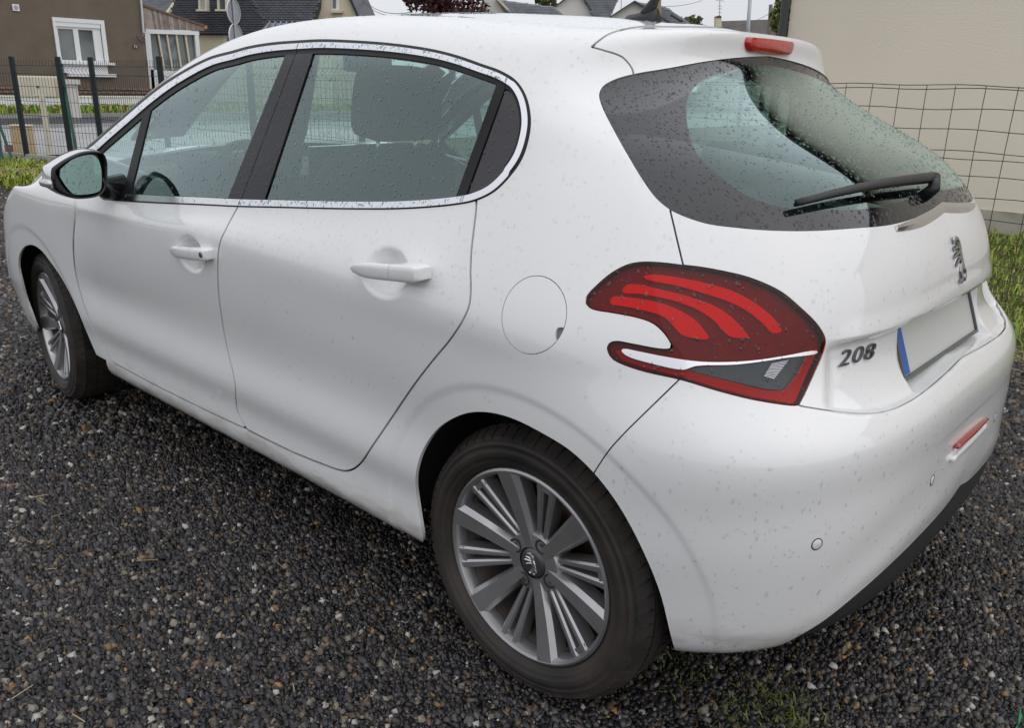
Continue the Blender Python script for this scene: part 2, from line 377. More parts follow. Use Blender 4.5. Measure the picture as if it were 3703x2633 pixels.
FD = GAP + DBOT[3:] + FSEAM[1:] + [(443,445),(753,232),(988,176)]
RD = RDR + DBOT[1:2] + GAP[::-1] + [(1299,168),(1565,205),(1742,262)]
def soft(P): return crom(P, 4, False)
FDc = np.concatenate([soft(GAP), soft(DBOT[2:]), soft(FSEAM), [(443,445),(753,232),(988,176)]])
RDc = np.concatenate([soft(RDR[:4]), soft(RDR[4:]), soft(DBOT[:3]), soft(GAP)[::-1], [(1299,168),(1565,205),(1742,262)]])
ARCH = crom([(1528,1927),(1512,1830),(1502,1742),(1510,1680),(1537,1612),(1590,1544),(1681,1496),(1764,1491),(1855,1514),(1969,1571),(2060,1628),(2148,1711),(2235,1825),(2318,1977),(2387,2144),(2425,2296),(2444,2364)], 5, False)
ARCHc = np.concatenate([ARCH, [(2450,2720),(1560,2720)]])
FARCH = crom([(356,1300),(309,1190),(272,1101),(227,1012),(179,942),(146,902),(116,885),(91,890),(72,916),(66,957),(76,1012),(94,1079),(113,1131),(133,1185)], 5, False)
FARCHc = np.concatenate([FARCH, [(170,1500),(356,1500)]])
FUEL = np.array([(1932+117*math.cos(a)-10*math.sin(a), 1139+142*math.sin(a)) for a in np.linspace(0, 2*math.pi, 48, endpoint=False)])
LAMP = crom([(2399,951),(2328,948),(2275,956),(2213,987),(2155,1036),(2124,1070),(2119,1092),(2131,1111),(2155,1120),(2222,1131),(2310,1149),(2363,1169),(2403,1205),(2428,1243),(2432,1255),(2423,1262),(2390,1263),(2288,1245),(2230,1235),(2208,1240),(2197,1256),(2202,1278),(2217,1298),(2248,1315),(2328,1342),(2465,1373),(2598,1413),(2731,1446),(2876,1466),(2886,1463),(2900,1440),(2944,1346),(2979,1262),(2983,1227),(2957,1178),(2886,1107),(2820,1054),(2709,1005),(2620,983),(2532,967),(2472,960)], 5)
CLAWS = [[(2204,1082),(2217,1069),(2266,1071),(2377,1089),(2452,1116),(2518,1156),(2549,1191),(2567,1220),(2558,1226),(2510,1222),(2465,1207),(2430,1169),(2399,1142),(2332,1120),(2248,1103),(2208,1096)],
         [(2248,1046),(2266,1026),(2301,1024),(2399,1045),(2487,1067),(2576,1098),(2643,1138),(2691,1187),(2713,1217),(2694,1222),(2647,1216),(2625,1200),(2589,1160),(2532,1120),(2456,1089),(2377,1069),(2310,1058),(2254,1054)],
         [(2326,996),(2354,988),(2421,994),(2532,1014),(2643,1045),(2709,1076),(2762,1111),(2811,1156),(2835,1193),(2829,1202),(2798,1202),(2771,1173),(2718,1129),(2656,1094),(2554,1058),(2443,1027),(2337,1005)]]
CLAWS = [crom(c, 5) for c in CLAWS]
STRIP = crom([(2248,1268),(2266,1286),(2354,1314),(2470,1337),(2492,1331),(2518,1323),(2665,1318),(2842,1294),(2955,1276),(2951,1269),(2842,1286),(2753,1300),(2665,1308),(2532,1308),(2399,1289),(2310,1271),(2254,1262)], 4)
CLEAR = crom([(2496,1336),(2554,1326),(2665,1321),(2842,1298),(2917,1287),(2893,1344),(2848,1398),(2833,1406),(2789,1409),(2691,1388),(2576,1360)], 4)
RIBS = np.array([(2793,1315),(2855,1303),(2800,1373),(2764,1362)], float)
LOWBAND = np.array([(2222,1270),(2262,1262),(2399,1293),(2532,1311),(2665,1312),(2842,1290),(2968,1262),(2930,1345),(2882,1448),(2870,1456),(2731,1434),(2598,1402),(2465,1362),(2328,1330),(2250,1302)], float)
RGLASS = np.concatenate([crom([(3150,260),(2947,221),(2880,206),(2800,203),(2686,207),(2553,222),(2420,246),(2290,268),(2221,288),(2181,312),(2168,342),(2177,381),(2221,470),(2265,549),(2332,660),(2376,718),(2424,757),(2476,782),(2558,808),(2670,823),(2781,832),(2930,834),(3079,825),(3228,810),(3340,774),(3410,737),(3470,690)], 5, False), [(3700,500)]])
RCLEAR = np.concatenate([crom([(3000,228),(2850,230),(2726,238),(2620,257),(2545,284),(2505,319),(2486,363),(2485,421),(2500,501),(2530,560),(2589,620),(2664,678),(2731,716),(2830,745),(2960,757),(3180,745),(3330,700),(3420,640)], 5, False), [(3600,450)]])
SPOIL_SEAM = [(2292,268),(2287,248),(2265,217),(2243,200),(2190,182),(2140,168),(2199,124),(2265,104),(2332,95),(2398,96),(2520,97),(2686,104),(2790,114)]
TG = np.concatenate([soft(SPOIL_SEAM[:6]), soft(SPOIL_SEAM[5:]), [(3100,60),(3900,500),(3900,1000)],
                     soft([(3720,1090),(3620,1190),(3560,1235),(3488,1284),(3414,1355),(3302,1444),(3206,1487),(3116,1496),(3005,1486),(2886,1467)]), [(2890,1300),(2700,1050),(2480,985)], soft([(2472,961),(2448,860),(2424,757)]), [(2440,600),(2330,320)]])
BUMP = np.concatenate([soft([(2148,1711),(2200,1632),(2257,1568),(2350,1476),(2454,1375)]), [(2500,1330),(2700,1400),(2880,1440)],
                       soft([(2886,1467),(3005,1486),(3116,1496),(3206,1487),(3302,1444),(3414,1355),(3488,1284),(3560,1235),(3620,1190),(3720,1090)]), [(3900,1100),(3900,1400)],
                       soft([(3670,1480),(3590,1574),(3439,1810),(3325,1940),(3211,2053),(3100,2152),(2983,2246),(2900,2298),(2831,2334),(2680,2387),(2569,2410),(2500,2390),(2444,2364)]), [(2300,2300),(2100,1900)]])
STEP = np.array([(2960,1262),(3079,1233),(3191,1206),(3340,1147),(3451,1087),(3541,1027),(3700,900)], float)

# ---- base surfaces
WHEELS = [(0.0, 0.0), (2.538, -0.1071)]; WR, WZ, RIMY = 0.305, 0.303, 0.815
def arch_flare(V):
    for xw, _ in WHEELS:
        r = np.hypot(V[:, 0]-xw, V[:, 2]-WZ); side = sstep(0.55, 0.75, V[:, 1])*sstep(0.16, 0.24, V[:, 2])
        V[:, 1] += -side*0.0034*(1-sstep(0.400, 0.416, r))
    return V
HANDLES = [dict(c=at(690, 918, 1, 0.86), L=(615, 905), R=(758, 920)), dict(c=at(1378, 990, 1, 0.866), L=(1268, 969), R=(1522, 990))]
def dents(V):
    for h in HANDLES:
        dx = (V[:, 0]-h['c'][0])/0.078; dz = (V[:, 2]-h['c'][2])/0.052
        q = dx*dx + dz*dz; V[:, 1] -= np.where(V[:, 1] > 0.5, 0.030*np.clip(1-q, 0, 1)**1.2, 0)
    return V
def refine(G):
    sh = G.shape; V = G.reshape(-1, 3).copy(); arch_flare(V); dents(V); return V.reshape(sh)
GB = refine(body_grid((0, 18), 200, 2.12, 330, 320)); BODY = grid_surf(GB)
# lower tailgate lies a little deeper than the upper, behind the number plate it is a shallow tray
pxb = BODY.px(); rearm = (BODY.V[:, 0] < -0.30) & (BODY.V[:, 2] > 0.64) & (BODY.V[:, 2] < 0.98)
ystep = np.interp(pxb[:, 0], STEP[:, 0], STEP[:, 1])
below = np.interp(pxb[:, 0], [2886, 3005, 3116, 3206, 3302, 3414, 3488, 3560, 3620, 3720], [1467, 1486, 1496, 1487, 1444, 1355, 1284, 1235, 1190, 1090])
low = sstep(-4, 16, pxb[:, 1]-ystep)*rearm*sstep(2975, 3030, pxb[:, 0])*(1-sstep(-30, 14, pxb[:, 1]-below))
tray = low*(1-sstep(0.272, 0.284, np.abs(BODY.V[:, 1])))*sstep(0.700, 0.712, BODY.V[:, 2])
lip = sstep(-90, -4, pxb[:, 1]-ystep)*(1-sstep(-4, 10, pxb[:, 1]-ystep))*rearm*sstep(2990, 3100, pxb[:, 0])
BODY.V = BODY.V + BODY.N*(0.006*lip-0.015*low-0.010*tray)[:, None]
PLATE_C = np.array([-0.492, 0.0, 0.7715]); PLATE_T = math.atan2(0.034, 0.0907)
_xp = PLATE_C[0]-(BODY.V[:, 2]-PLATE_C[2])*-math.tan(PLATE_T)-0.002
BODY.V[:, 0] += np.where(tray > 0, np.maximum(_xp-BODY.V[:, 0], 0)*sstep(0.0, 0.6, tray), 0)
# rolled lip and channel along the foot of the bumper
_bot = np.array([(2680,2387),(2831,2334),(2983,2246),(3211,2053),(3439,1810),(3590,1574),(3680,1440)], float); _m = (BODY.V[:, 0] < -0.36) & (BODY.V[:, 2] < 0.6) & (BODY.V[:, 1] < 0.75)
_d = np.full(len(BODY.V), 999.0); _d[_m] = seg_dist(_bot[:-1], _bot[1:], pxb[_m])[0]; _w = sstep(2800, 3200, pxb[:, 0])
BODY.V = BODY.V + BODY.N*((0.004*np.exp(-((_d-30)/30)**2)-0.0012*np.exp(-((_d-100)/36)**2))*_w)[:, None]
# shading normals of the reshaped tailgate are taken from the new surface
_fn = np.cross(BODY.V[BODY.F[:, 1]]-BODY.V[BODY.F[:, 0]], BODY.V[BODY.F[:, 2]]-BODY.V[BODY.F[:, 0]]); _vn = np.zeros_like(BODY.V)
for _k in range(3): np.add.at(_vn, BODY.F[:, _k], _fn)
_vn /= np.maximum(np.linalg.norm(_vn, axis=1, keepdims=True), 1e-12); _vn[np.abs(BODY.V[:, 1]) < 1e-6, 1] = 0
_ok = (_vn*BODY.N).sum(1) > 0.3; BODY.N = np.where(_ok[:, None], _vn, BODY.N)
# front end: wing, bonnet and front bumper
def hood_z(x): return nspline([1.5, 1.75, 2.1, 2.4, 2.6, 2.76, 2.9, 3.0, 3.1, 3.25], [0.90, 0.925, 0.965, 0.955, 0.893, 0.82, 0.755, 0.70, 0.64, 0.56], x)
def front_rows(x):
    x = np.asarray(x, float); R = np.zeros((15, len(x), 2)); S = side_rows(np.minimum(x, 2.3)); hz = hood_z(x)
    sq = np.minimum(1.0, (hz-0.10)/0.80)
    R[:10] = S[:10]
    for k in range(10): R[k, :, 1] = SIDE_Z[k]*np.where(SIDE_Z[k] > 0.5, sq, 1)
    R[10, :, 0] = 0.832; R[10, :, 1] = hz-0.055
    R[11, :, 0] = 0.772; R[11, :, 1] = hz
    R[12, :, 0] = 0.56; R[12, :, 1] = hz+0.030
    R[13, :, 0] = 0.28; R[13, :, 1] = hz+0.045
    R[14, :, 0] = 0.0; R[14, :, 1] = hz+0.05
    return R
FRONT = [(3.16, 0.20), (3.22, 0.215), (3.29, 0.26), (3.31, 0.32), (3.32, 0.37), (3.325, 0.43), (3.32, 0.52), (3.28, 0.60), (3.22, 0.64), (3.15, 0.675), (3.08, 0.70), (3.02, 0.72), (3.00, 0.735), (2.99, 0.745), (2.98, 0.75)]
def front_grid(nside, ncorner, nv):
    G = []
    for k in range(15):
        xf, zf = FRONT[k]; xc = 2.58; p, q = 3.0, 3.0
        ph = np.linspace(0, math.pi/2, 1500); t = np.sin(ph)**(2/p); r = np.cos(ph)**(2/q)
        L = np.concatenate([[0], np.cumsum(np.hypot(np.diff(t)*(xf-xc), np.diff(r)*0.8))]); Ls = np.linspace(0, L[-1], ncorner+1)[1:]
        t = np.interp(Ls, L, t); r = np.interp(Ls, L, r); x = xc+(xf-xc)*t
        S = front_rows(x)[k]; g = t**2
        xs = np.linspace(1.70, xc, nside); S1 = front_rows(xs)[k]
        G.append(np.concatenate([np.stack([xs, S1[:, 0], S1[:, 1]], 1), np.stack([x, S[:, 0]*r, S[:, 1]*(1-g)+zf*g], 1)]))
    G = np.stack(G); d = np.linalg.norm(np.diff(G, axis=0), axis=2); t = np.concatenate([[0], np.cumsum(np.maximum(np.median(d, axis=1), 0.02))])
    return nspline(t, G, np.linspace(0, t[-1], nv))
GF = front_grid(90, 130, 170); _v = GF.reshape(-1, 3).copy(); arch_flare(_v); FRONTS = grid_surf(_v.reshape(GF.shape))

# ---- paint and other car materials
PAINT = mat('white_paint', (0.81, 0.81, 0.805), 0.30, spec=0.4, coat=1.0, coat_rough=0.02, noise=(3.0, 0.015))
def add_dirt(m, z0, z1, col, amount):
    """road dirt that clings to the foot of the body in streaks"""
    nt = m.node_tree; b = nt.nodes['Principled BSDF']; src = b.inputs['Base Color'].links[0].from_socket; tcn = nt.nodes.new('ShaderNodeTexCoord'); sx_ = nt.nodes.new('ShaderNodeSeparateXYZ'); nt.links.new(tcn.outputs['Object'], sx_.inputs[0])
    mp = nt.nodes.new('ShaderNodeMapping'); mp.inputs['Scale'].default_value = (9, 9, 30); nt.links.new(tcn.outputs['Object'], mp.inputs[0]); n = nt.nodes.new('ShaderNodeTexNoise'); n.inputs['Scale'].default_value = 1.0; n.inputs['Detail'].default_value = 7; nt.links.new(mp.outputs[0], n.inputs['Vector'])
    r = nt.nodes.new('ShaderNodeMapRange'); r.inputs[1].default_value = z0; r.inputs[2].default_value = z1; r.inputs[3].default_value = 1; r.inputs[4].default_value = 0; nt.links.new(sx_.outputs[2], r.inputs[0])
    t = nt.nodes.new('ShaderNodeMapRange'); t.inputs[1].default_value = 0.42; t.inputs[2].default_value = 0.72; nt.links.new(n.outputs['Fac'], t.inputs[0]); mu = nt.nodes.new('ShaderNodeMath'); mu.operation = 'MULTIPLY'; nt.links.new(r.outputs[0], mu.inputs[0]); nt.links.new(t.outputs[0], mu.inputs[1])
    m2 = nt.nodes.new('ShaderNodeMath'); m2.operation = 'MULTIPLY'; m2.inputs[1].default_value = amount; m2.use_clamp = True; nt.links.new(mu.outputs[0], m2.inputs[0])
    mx_ = nt.nodes.new('ShaderNodeMixRGB'); mx_.inputs[2].default_value = (*col, 1); nt.links.new(m2.outputs[0], mx_.inputs[0]); nt.links.new(src, mx_.inputs[1]); nt.links.new(mx_.outputs[0], b.inputs['Base Color'])
add_dirt(PAINT, 0.215, 0.34, (0.30, 0.24, 0.17), 1.1)
GLOSSBLACK = mat('gloss_black', (0.010, 0.009, 0.011), 0.10, spec=0.45); BLACKTRIM = mat('black_trim', (0.010, 0.010, 0.011), 0.45, spec=0.3)
RUBBER = mat('rubber_seal', (0.012, 0.012, 0.012), 0.55)
CHROME = mat('brushed_trim', (0.78, 0.78, 0.80), 0.16, metal=1.0)
PLASTIC = mat('grained_plastic', (0.022, 0.022, 0.024), 0.6, bump=(900, 0.25, 0.002))
def glass_mat(name, tint, refl=1.0, r0=0.043):
    m = bpy.data.materials.new(name); m.use_nodes = True; nt = m.node_tree; nt.nodes.clear()
    out = nt.nodes.new('ShaderNodeOutputMaterial'); mixs = nt.nodes.new('ShaderNodeMixShader'); tr = nt.nodes.new('ShaderNodeBsdfTransparent')
    gl = nt.nodes.new('ShaderNodeBsdfGlossy'); gl.inputs['Roughness'].default_value = 0.015; gl.inputs['Color'].default_value = (0.80, 0.96, 0.95, 1)
    ge = nt.nodes.new('ShaderNodeNewGeometry'); dt = nt.nodes.new('ShaderNodeVectorMath'); dt.operation = 'DOT_PRODUCT'
    ab = nt.nodes.new('ShaderNodeMath'); ab.operation = 'ABSOLUTE'; om = nt.nodes.new('ShaderNodeMath'); om.operation = 'SUBTRACT'; om.inputs[0].default_value = 1.0; om.use_clamp = True
    pw = nt.nodes.new('ShaderNodeMath'); pw.operation = 'POWER'; pw.inputs[1].default_value = 5.0; sc_ = nt.nodes.new('ShaderNodeMath'); sc_.operation = 'MULTIPLY_ADD'; sc_.inputs[1].default_value = 1-r0; sc_.inputs[2].default_value = r0
    mul = nt.nodes.new('ShaderNodeMath'); mul.operation = 'MULTIPLY'; mul.inputs[1].default_value = refl; mul.use_clamp = True
    tr.inputs['Color'].default_value = (*tint, 1)
    nt.links.new(ge.outputs['Normal'], dt.inputs[0]); nt.links.new(ge.outputs['Incoming'], dt.inputs[1]); nt.links.new(dt.outputs['Value'], ab.inputs[0]); nt.links.new(ab.outputs[0], om.inputs[1]); nt.links.new(om.outputs[0], pw.inputs[0]); nt.links.new(pw.outputs[0], sc_.inputs[0])
    nt.links.new(sc_.outputs[0], mul.inputs[0]); nt.links.new(mul.outputs[0], mixs.inputs[0]); nt.links.new(tr.outputs[0], mixs.inputs[1]); nt.links.new(gl.outputs[0], mixs.inputs[2])
    nt.links.new(mixs.outputs[0], out.inputs['Surface']); MATS[name] = m; return m
SIDEGLASS = glass_mat('side_glass', (0.58, 0.77, 0.72), 3.3)
REARGLASS = glass_mat('rear_glass', (0.56, 0.74, 0.68), 2.4)
SCREEN = glass_mat('windscreen_glass', (0.80, 0.88, 0.85), 1.2)
FRIT = mat('printed_black_glass', (0.010, 0.011, 0.014), 0.05, spec=0.6, coat=0.5)

car = empty('parked_car'); tag(car, 'white five-door hatchback wet with rain, parked on dark gravel', 'car')
yL = lambda S: S.V[:, 1]
def dlo(S):
    s, t = sd(DLOc, S.px(), attr=DLOt); guard = np.minimum(yL(S)-0.55, 0.20)*1000
    return np.minimum(s, guard), t
g0 = 2.7      # half width of a panel gap in pixels of the photograph
def pillar(a, b, S):          # signed distance to the line a-b, positive to its right (towards the car's tail)
    p = S.px(); a = np.array(a, float); d = np.array(b, float)-a; d /= np.linalg.norm(d)
    return (p[:, 0]-a[0])*d[1]-(p[:, 1]-a[1])*d[0]
# -- everything above the belt inside the window outline
S0 = cut(BODY, dlo(BODY)[0])
def ring(S, lo, hi):
    s, t = dlo(S)
    if lo is not None: S = cut(S, s-t[:, lo]); s, t = dlo(S)
    if hi is not None: S = cut(S, t[:, hi]-s)
    return S
SEAL = ring(S0, None, 0); TRIM = ring(S0, 0, 1); FRAME = ring(S0, 1, 2); INNER = ring(S0, 2, None)
B1, B2 = ((1036, 185), (826, 709)), ((1136, 180), (966, 696)); BG = ((1075, 177), (900, 647)); Q1, Q2 = ((1795, 301), (1649, 705)), ((1828, 306), (1683, 705)); A1, A2 = ((528, 362), (441, 705)), ((556, 348), (470, 700))
def between(S, L, R, g=0.0):
    if L is not None: S = cut(S, pillar(*L, S)-g)
    if R is not None: S = cut(S, -pillar(*R, S)-g)
    return S
# ---- panels
def minus(S, *outs):
    for P, g in outs: S = cut(S, -sd(P, S.px())-g)
    return S
def nodlo(S): return cut(S, -dlo(S)[0]-0.8)
NOD = nodlo(BODY)
# windscreen: the front upper part of the shell between the roof pillars
def wind(S):
    x, y = S.V[:, 0], np.abs(S.V[:, 1]); yr = tumble(rail_z(x))
    return np.minimum(x-(1.44-0.30*(y/0.55)**2*0.35), yr-0.075-y)
shell = minus(NOD, (FDc, g0), (RDc, g0+2.0), (ARCHc, 0), (FUEL, 1.6), (LAMP, g0), (RGLASS, 1.5))
_rear = shell.V[:, 0] < 0.30
shell = cut(shell, np.where(shell.V[:, 0] < 0.32, -sd(TG, shell.px())-g0-1.6, 50.0))
shell = cut(shell, np.where(shell.V[:, 0] < 0.0, -sd(BUMP, shell.px())-g0, 50.0))
shell = cut(shell, -wind(shell)-0.002)
shell = cut(shell, np.where((shell.V[:, 0] < -0.38) & (shell.V[:, 2] < 0.45), -1.0, 1.0))
shell = cut(shell, np.where(shell.V[:, 2] < 0.92, 1.0, 2.0)*np.where((shell.V[:, 2] < 0.9), (1.99-shell.V[:, 0]), 1.0))
halves('body_shell', shell, PAINT, car)
scr = cut(NOD, wind(NOD)); halves('windscreen', scr, SCREEN, car, -0.003, 0)
# black seals behind the panel gaps
def band(P, g, S, closed=True):
    d = np.abs(sd(P, S.px())); return cut(S, g-d)
SKIP_ = 0
for nm, P in (('door_seal', FDc), ('door_seal', RDc)):
    for mir in (False, True):
        Sb = band(P, 7, NOD); Sb = cut(Sb, Sb.V[:, 1]-0.4); side_part(nm, Sb, RUBBER, car, mir, -0.007, 0)
for mir in (False, True):
    Sb = band(TG, 7, cut(NOD, 0.34-NOD.V[:, 0])); Sb = minus(Sb, (LAMP, 0), (RGLASS, 0)); [side_part('tailgate_seal', tidy(cut(Sb, f_(Sb)), 0.3), RUBBER, car, mir, -0.007, 0) for f_ in (lambda S: S.V[:, 2]-1.2, lambda S: np.minimum(1.1-S.V[:, 2], S.V[:, 2]-0.86), lambda S: 0.80-S.V[:, 2])]
    Sb = band(FUEL, 5, NOD); side_part('flap_seal', Sb, RUBBER, car, mir, -0.005, 0) if not mir else None
# doors
def door(nm, P, mir, gl, gr):
    S = cut(NOD, sd(P, NOD.px())-gl); S = cut(S, S.V[:, 1]-0.4)
    return side_part(nm, S, PAINT, car, mir)
NODR = nodlo(BODY)
fd, rd, qws = [], [], []
for mir in (False, True):
    a = door('front_door', FDc, mir, g0, g0); fd.append(a); b = door('rear_door', RDc, mir, g0, g0); rd.append(b)
    side_part('window_glass', between(INNER, A2, B1), SIDEGLASS, a, mir, -0.004, 0)
    side_part('quarter_light', between(INNER, None, A1), SIDEGLASS, a, mir, -0.004, 0)
    side_part('window_bar', tidy(between(INNER, A1, A2), 0.3), BLACKTRIM, a, mir, -0.001)
    side_part('pillar_cover', between(INNER, B1, BG, 1.0), GLOSSBLACK, a, mir, 0.0)
    side_part('window_frame', cut(FRAME, -pillar(*BG, FRAME)-1.0), BLACKTRIM, a, mir, -0.001)
    side_part('pillar_cover', between(INNER, BG, B2, 1.0), GLOSSBLACK, b, mir, 0.0)
    side_part('window_glass', between(INNER, B2, Q1), SIDEGLASS, b, mir, -0.004, 0)
    side_part('window_bar', tidy(between(INNER, Q1, Q2), 0.3), BLACKTRIM, b, mir, -0.001)
    side_part('window_frame', between(FRAME, BG, Q2, 1.0), BLACKTRIM, b, mir, -0.001)
    side_part('trim_strip', cut(TRIM, -pillar(*BG, TRIM)-1.0), CHROME, a, mir, 0.003, 0.006)
    side_part('trim_strip', between(TRIM, BG, Q2, 1.0), CHROME, b, mir, 0.003, 0.006)
    q = side_part('quarter_window', between(INNER, Q2, None, 1.0), mat('privacy_glass', (0.012, 0.010, 0.014), 0.04, spec=0.6, coat=0.3), car, mir, -0.004, 0)
    side_part('trim_strip', cut(TRIM, pillar(*Q2, TRIM)-1.0), CHROME, q, mir, 0.003, 0.006)
    side_part('window_frame', cut(FRAME, pillar(*Q2, FRAME)-1.0), BLACKTRIM, q, mir, -0.001)
    qws.append(q)
    side_part('window_seal', SEAL, RUBBER, car, mir, -0.001, 0.004)
NOTCH = crom([(2009, 1200), (2016, 1186), (2034, 1184), (2048, 1190), (2038, 1222), (2016, 1240), (2008, 1222)], 4)
flS = cut(NOD, np.minimum(sd(FUEL, NOD.px())-1.2, (NOD.V[:, 1]-0.5)*900)); flS = subdiv(flS); flap = side_part('fuel_flap', minus(flS, (NOTCH, 0)), PAINT, car, False); side_part('finger_recess', cut(flS, sd(NOTCH, flS.px())), mat('recess_grey', (0.20, 0.20, 0.20), 0.5), flap, False, -0.006, 0)
# tailgate with its windows
tgs = cut(NOD, np.where(NOD.V[:, 0] < 0.34, sd(TG, NOD.px())-g0, -50.0)); tgs = minus(tgs, (LAMP, g0+1), (RGLASS, 1.5))
tailgate = halves('tailgate', tgs, PAINT, car)
rgs = cut(NOD, np.where(NOD.V[:, 0] < 0.34, sd(RGLASS, NOD.px()), -50.0))
RG_CLEAR = cut(rgs, sd(RCLEAR, rgs.px())); RG_FRIT = cut(rgs, -sd(RCLEAR, rgs.px()))
halves('rear_window', RG_CLEAR, REARGLASS, tailgate, -0.003, 0)
halves('window_border', RG_FRIT, FRIT, tailgate, -0.003, 0.004)
# rear bumper, valance
bms = cut(NOD, np.where(NOD.V[:, 0] < -0.02, sd(BUMP, NOD.px())-g0, -50.0)); bms = minus(bms, (LAMP, g0), (ARCHc, 0), (TG, g0*0.6))
bumper = halves('rear_bumper', bms, PAINT, car, 0.0, 0.012)
vl = cut(NOD, np.where((NOD.V[:, 0] < -0.42) & (NOD.V[:, 1] < 0.64) & (NOD.V[:, 2] < 0.60), -sd(BUMP, NOD.px())-1, -50.0)); vl = cut(vl, vl.V[:, 2]-0.238); vl = cut(vl, 0.60-vl.V[:, 1])
halves('valance', vl, PLASTIC, bumper, -0.006, 0.01)
# front wing, bonnet, front bumper, headlamps
def hood(S): return np.minimum(0.70-np.abs(S.V[:, 1]), np.minimum((S.V[:, 2]-hood_z(np.minimum(S.V[:, 0], 3.2))-0.005)*3, 3.10-S.V[:, 0]))
fr0 = minus(FRONTS, (FARCHc, 0)); cowl = fr0.V[:, 0]-(2.02+0.22*(1-(np.abs(fr0.V[:, 1])/0.74)**2)); fr0 = cut(fr0, np.where(np.abs(fr0.V[:, 1]) < 0.70, cowl, 1.0))
HEADL = lambda S: 0.075-np.hypot((S.V[:, 2]-0.665-0.42*(3.05-S.V[:, 0]))/1.0, np.maximum(np.abs(S.V[:, 0]-3.02)-0.16, 0)*0.9)
wing = cut(fr0, -hood(fr0)-0.0015); wing = cut(wing, np.where(wing.V[:, 0] < 2.35, -sd(FDc, wing.px(), 300)-g0, 50.0)); wing = cut(wing, np.where(wing.V[:, 2] > 0.99, -1.0, 1.0))
wing = cut(wing, wing.V[:, 0]-np.where(wing.V[:, 2] < 0.9, 1.87+0.0*wing.V[:, 2], 1.93)); wing = cut(wing, -HEADL(wing)-0.002)
wing = cut(wing, np.where(wing.V[:, 2] < 0.30, wing.V[:, 0]-2.2, 1.0))
fbump = cut(wing, np.maximum(wing.V[:, 0]-2.90, 0.0-1*(wing.V[:, 0] < 0))); wing = cut(wing, 2.896-wing.V[:, 0])
for mir in (False, True):
    side_part('front_wing', wing, PAINT, car, mir)
    h = side_part('headlamp', cut(fr0, HEADL(fr0)), mat('headlamp_lens', (0.30, 0.31, 0.33), 0.06, spec=0.6, coat=0.8), car, mir, 0.0)
halves('front_bumper', fbump, PAINT, car); halves('bonnet', cut(fr0, hood(fr0)-0.0015), PAINT, car)
# tail lamps: red lens over a deep burgundy housing with three lit bars, chrome strip and clear reversing light
LENS = glass_mat('red_lens', (0.82, 0.055, 0.055), 0.6); CLEARL = glass_mat('clear_lens', (0.90, 0.90, 0.92), 0.9)
HOUS = mat('lamp_burgundy', (0.17, 0.015, 0.020), 0.45, noise=(40, 0.15)); BRIGHT = mat('lamp_red', (0.84, 0.14, 0.10), 0.35); LOWRED = mat('lamp_low_red', (0.44, 0.06, 0.06), 0.35)
DARKC = mat('lamp_clear_dark', (0.022, 0.018, 0.024), 0.3); RIBM = mat('ribbed_reflector', (0.62, 0.62, 0.65), 0.2, metal=0.8)
lampS = subdiv(cut(NOD, np.where(NOD.V[:, 0] < 0.05, sd(LAMP, NOD.px())+25, -50.0))); lampS = subdiv(cut(lampS, sd(LAMP, lampS.px())+10)); lampS = cut(lampS, sd(LAMP, lampS.px())-0.8)
lamps_ = []
for mir in (False, True):
    base = lampS
    lamp = side_part('tail_lamp', minus(base, (STRIP, 0), (CLEAR, 0)), LENS, car, mir, 0.001, 0.004)
    side_part('lamp_housing', cut(base, sd(LAMP, base.px())-5), HOUS, lamp, mir, -0.012, 0)
    side_part('lamp_rim', cut(base, 3.5-sd(LAMP, base.px())), mat('lamp_rim_dark', (0.06, 0.005, 0.008), 0.4), lamp, mir, -0.002, 0.014)
    for c in CLAWS: side_part('light_bar', cut(base, sd(c, base.px())), BRIGHT, lamp, mir, -0.007, 0.009)
    lb = cut(base, sd(LOWBAND, base.px())); lb = minus(lb, (STRIP, 0), (CLEAR, 2)); side_part('red_border', lb, LOWRED, lamp, mir, -0.006, 0.009)
    st = cut(base, sd(STRIP, base.px())); side_part('bright_strip', st, CHROME, lamp, mir, 0.0012, 0.004)
    cl = cut(base, sd(CLEAR, base.px())); cl = minus(cl, (STRIP, 0)); rv = side_part('reversing_light', cl, CLEARL, lamp, mir, 0.001, 0.002)
    side_part('reversing_bowl', cl, DARKC, lamp, mir, -0.007, 0.003); lamps_.append(lamp)

# ---- places on the finished body
def surf_at(px, py, S=None):
    """place and normal on the body seen at a pixel of the photograph"""
    S = S or BODY; p = S.px(); T = S.F; a, b, c = p[T[:, 0]], p[T[:, 1]], p[T[:, 2]]
    lo = np.minimum(np.minimum(a, b), c); hi = np.maximum(np.maximum(a, b), c); k = np.where((lo[:, 0] <= px) & (hi[:, 0] >= px) & (lo[:, 1] <= py) & (hi[:, 1] >= py))[0]
    best = None
    for i in k:
        A = np.array([[a[i, 0], b[i, 0], c[i, 0]], [a[i, 1], b[i, 1], c[i, 1]], [1, 1, 1]])
        if abs(np.linalg.det(A)) < 1e-9: continue
        w = np.linalg.solve(A, [px, py, 1])
        if w.min() < -1e-3: continue
        P = w @ S.V[T[i]]; n = w @ S.N[T[i]]; d = np.linalg.norm(P-CAM)
        if best is None or d < best[0]: best = (d, P, n/np.linalg.norm(n))
    if best is None:
        d = np.hypot(p[:, 0]-px, p[:, 1]-py); i = d.argmin(); return S.V[i].copy(), S.N[i]/np.linalg.norm(S.N[i])
    return best[1], best[2]
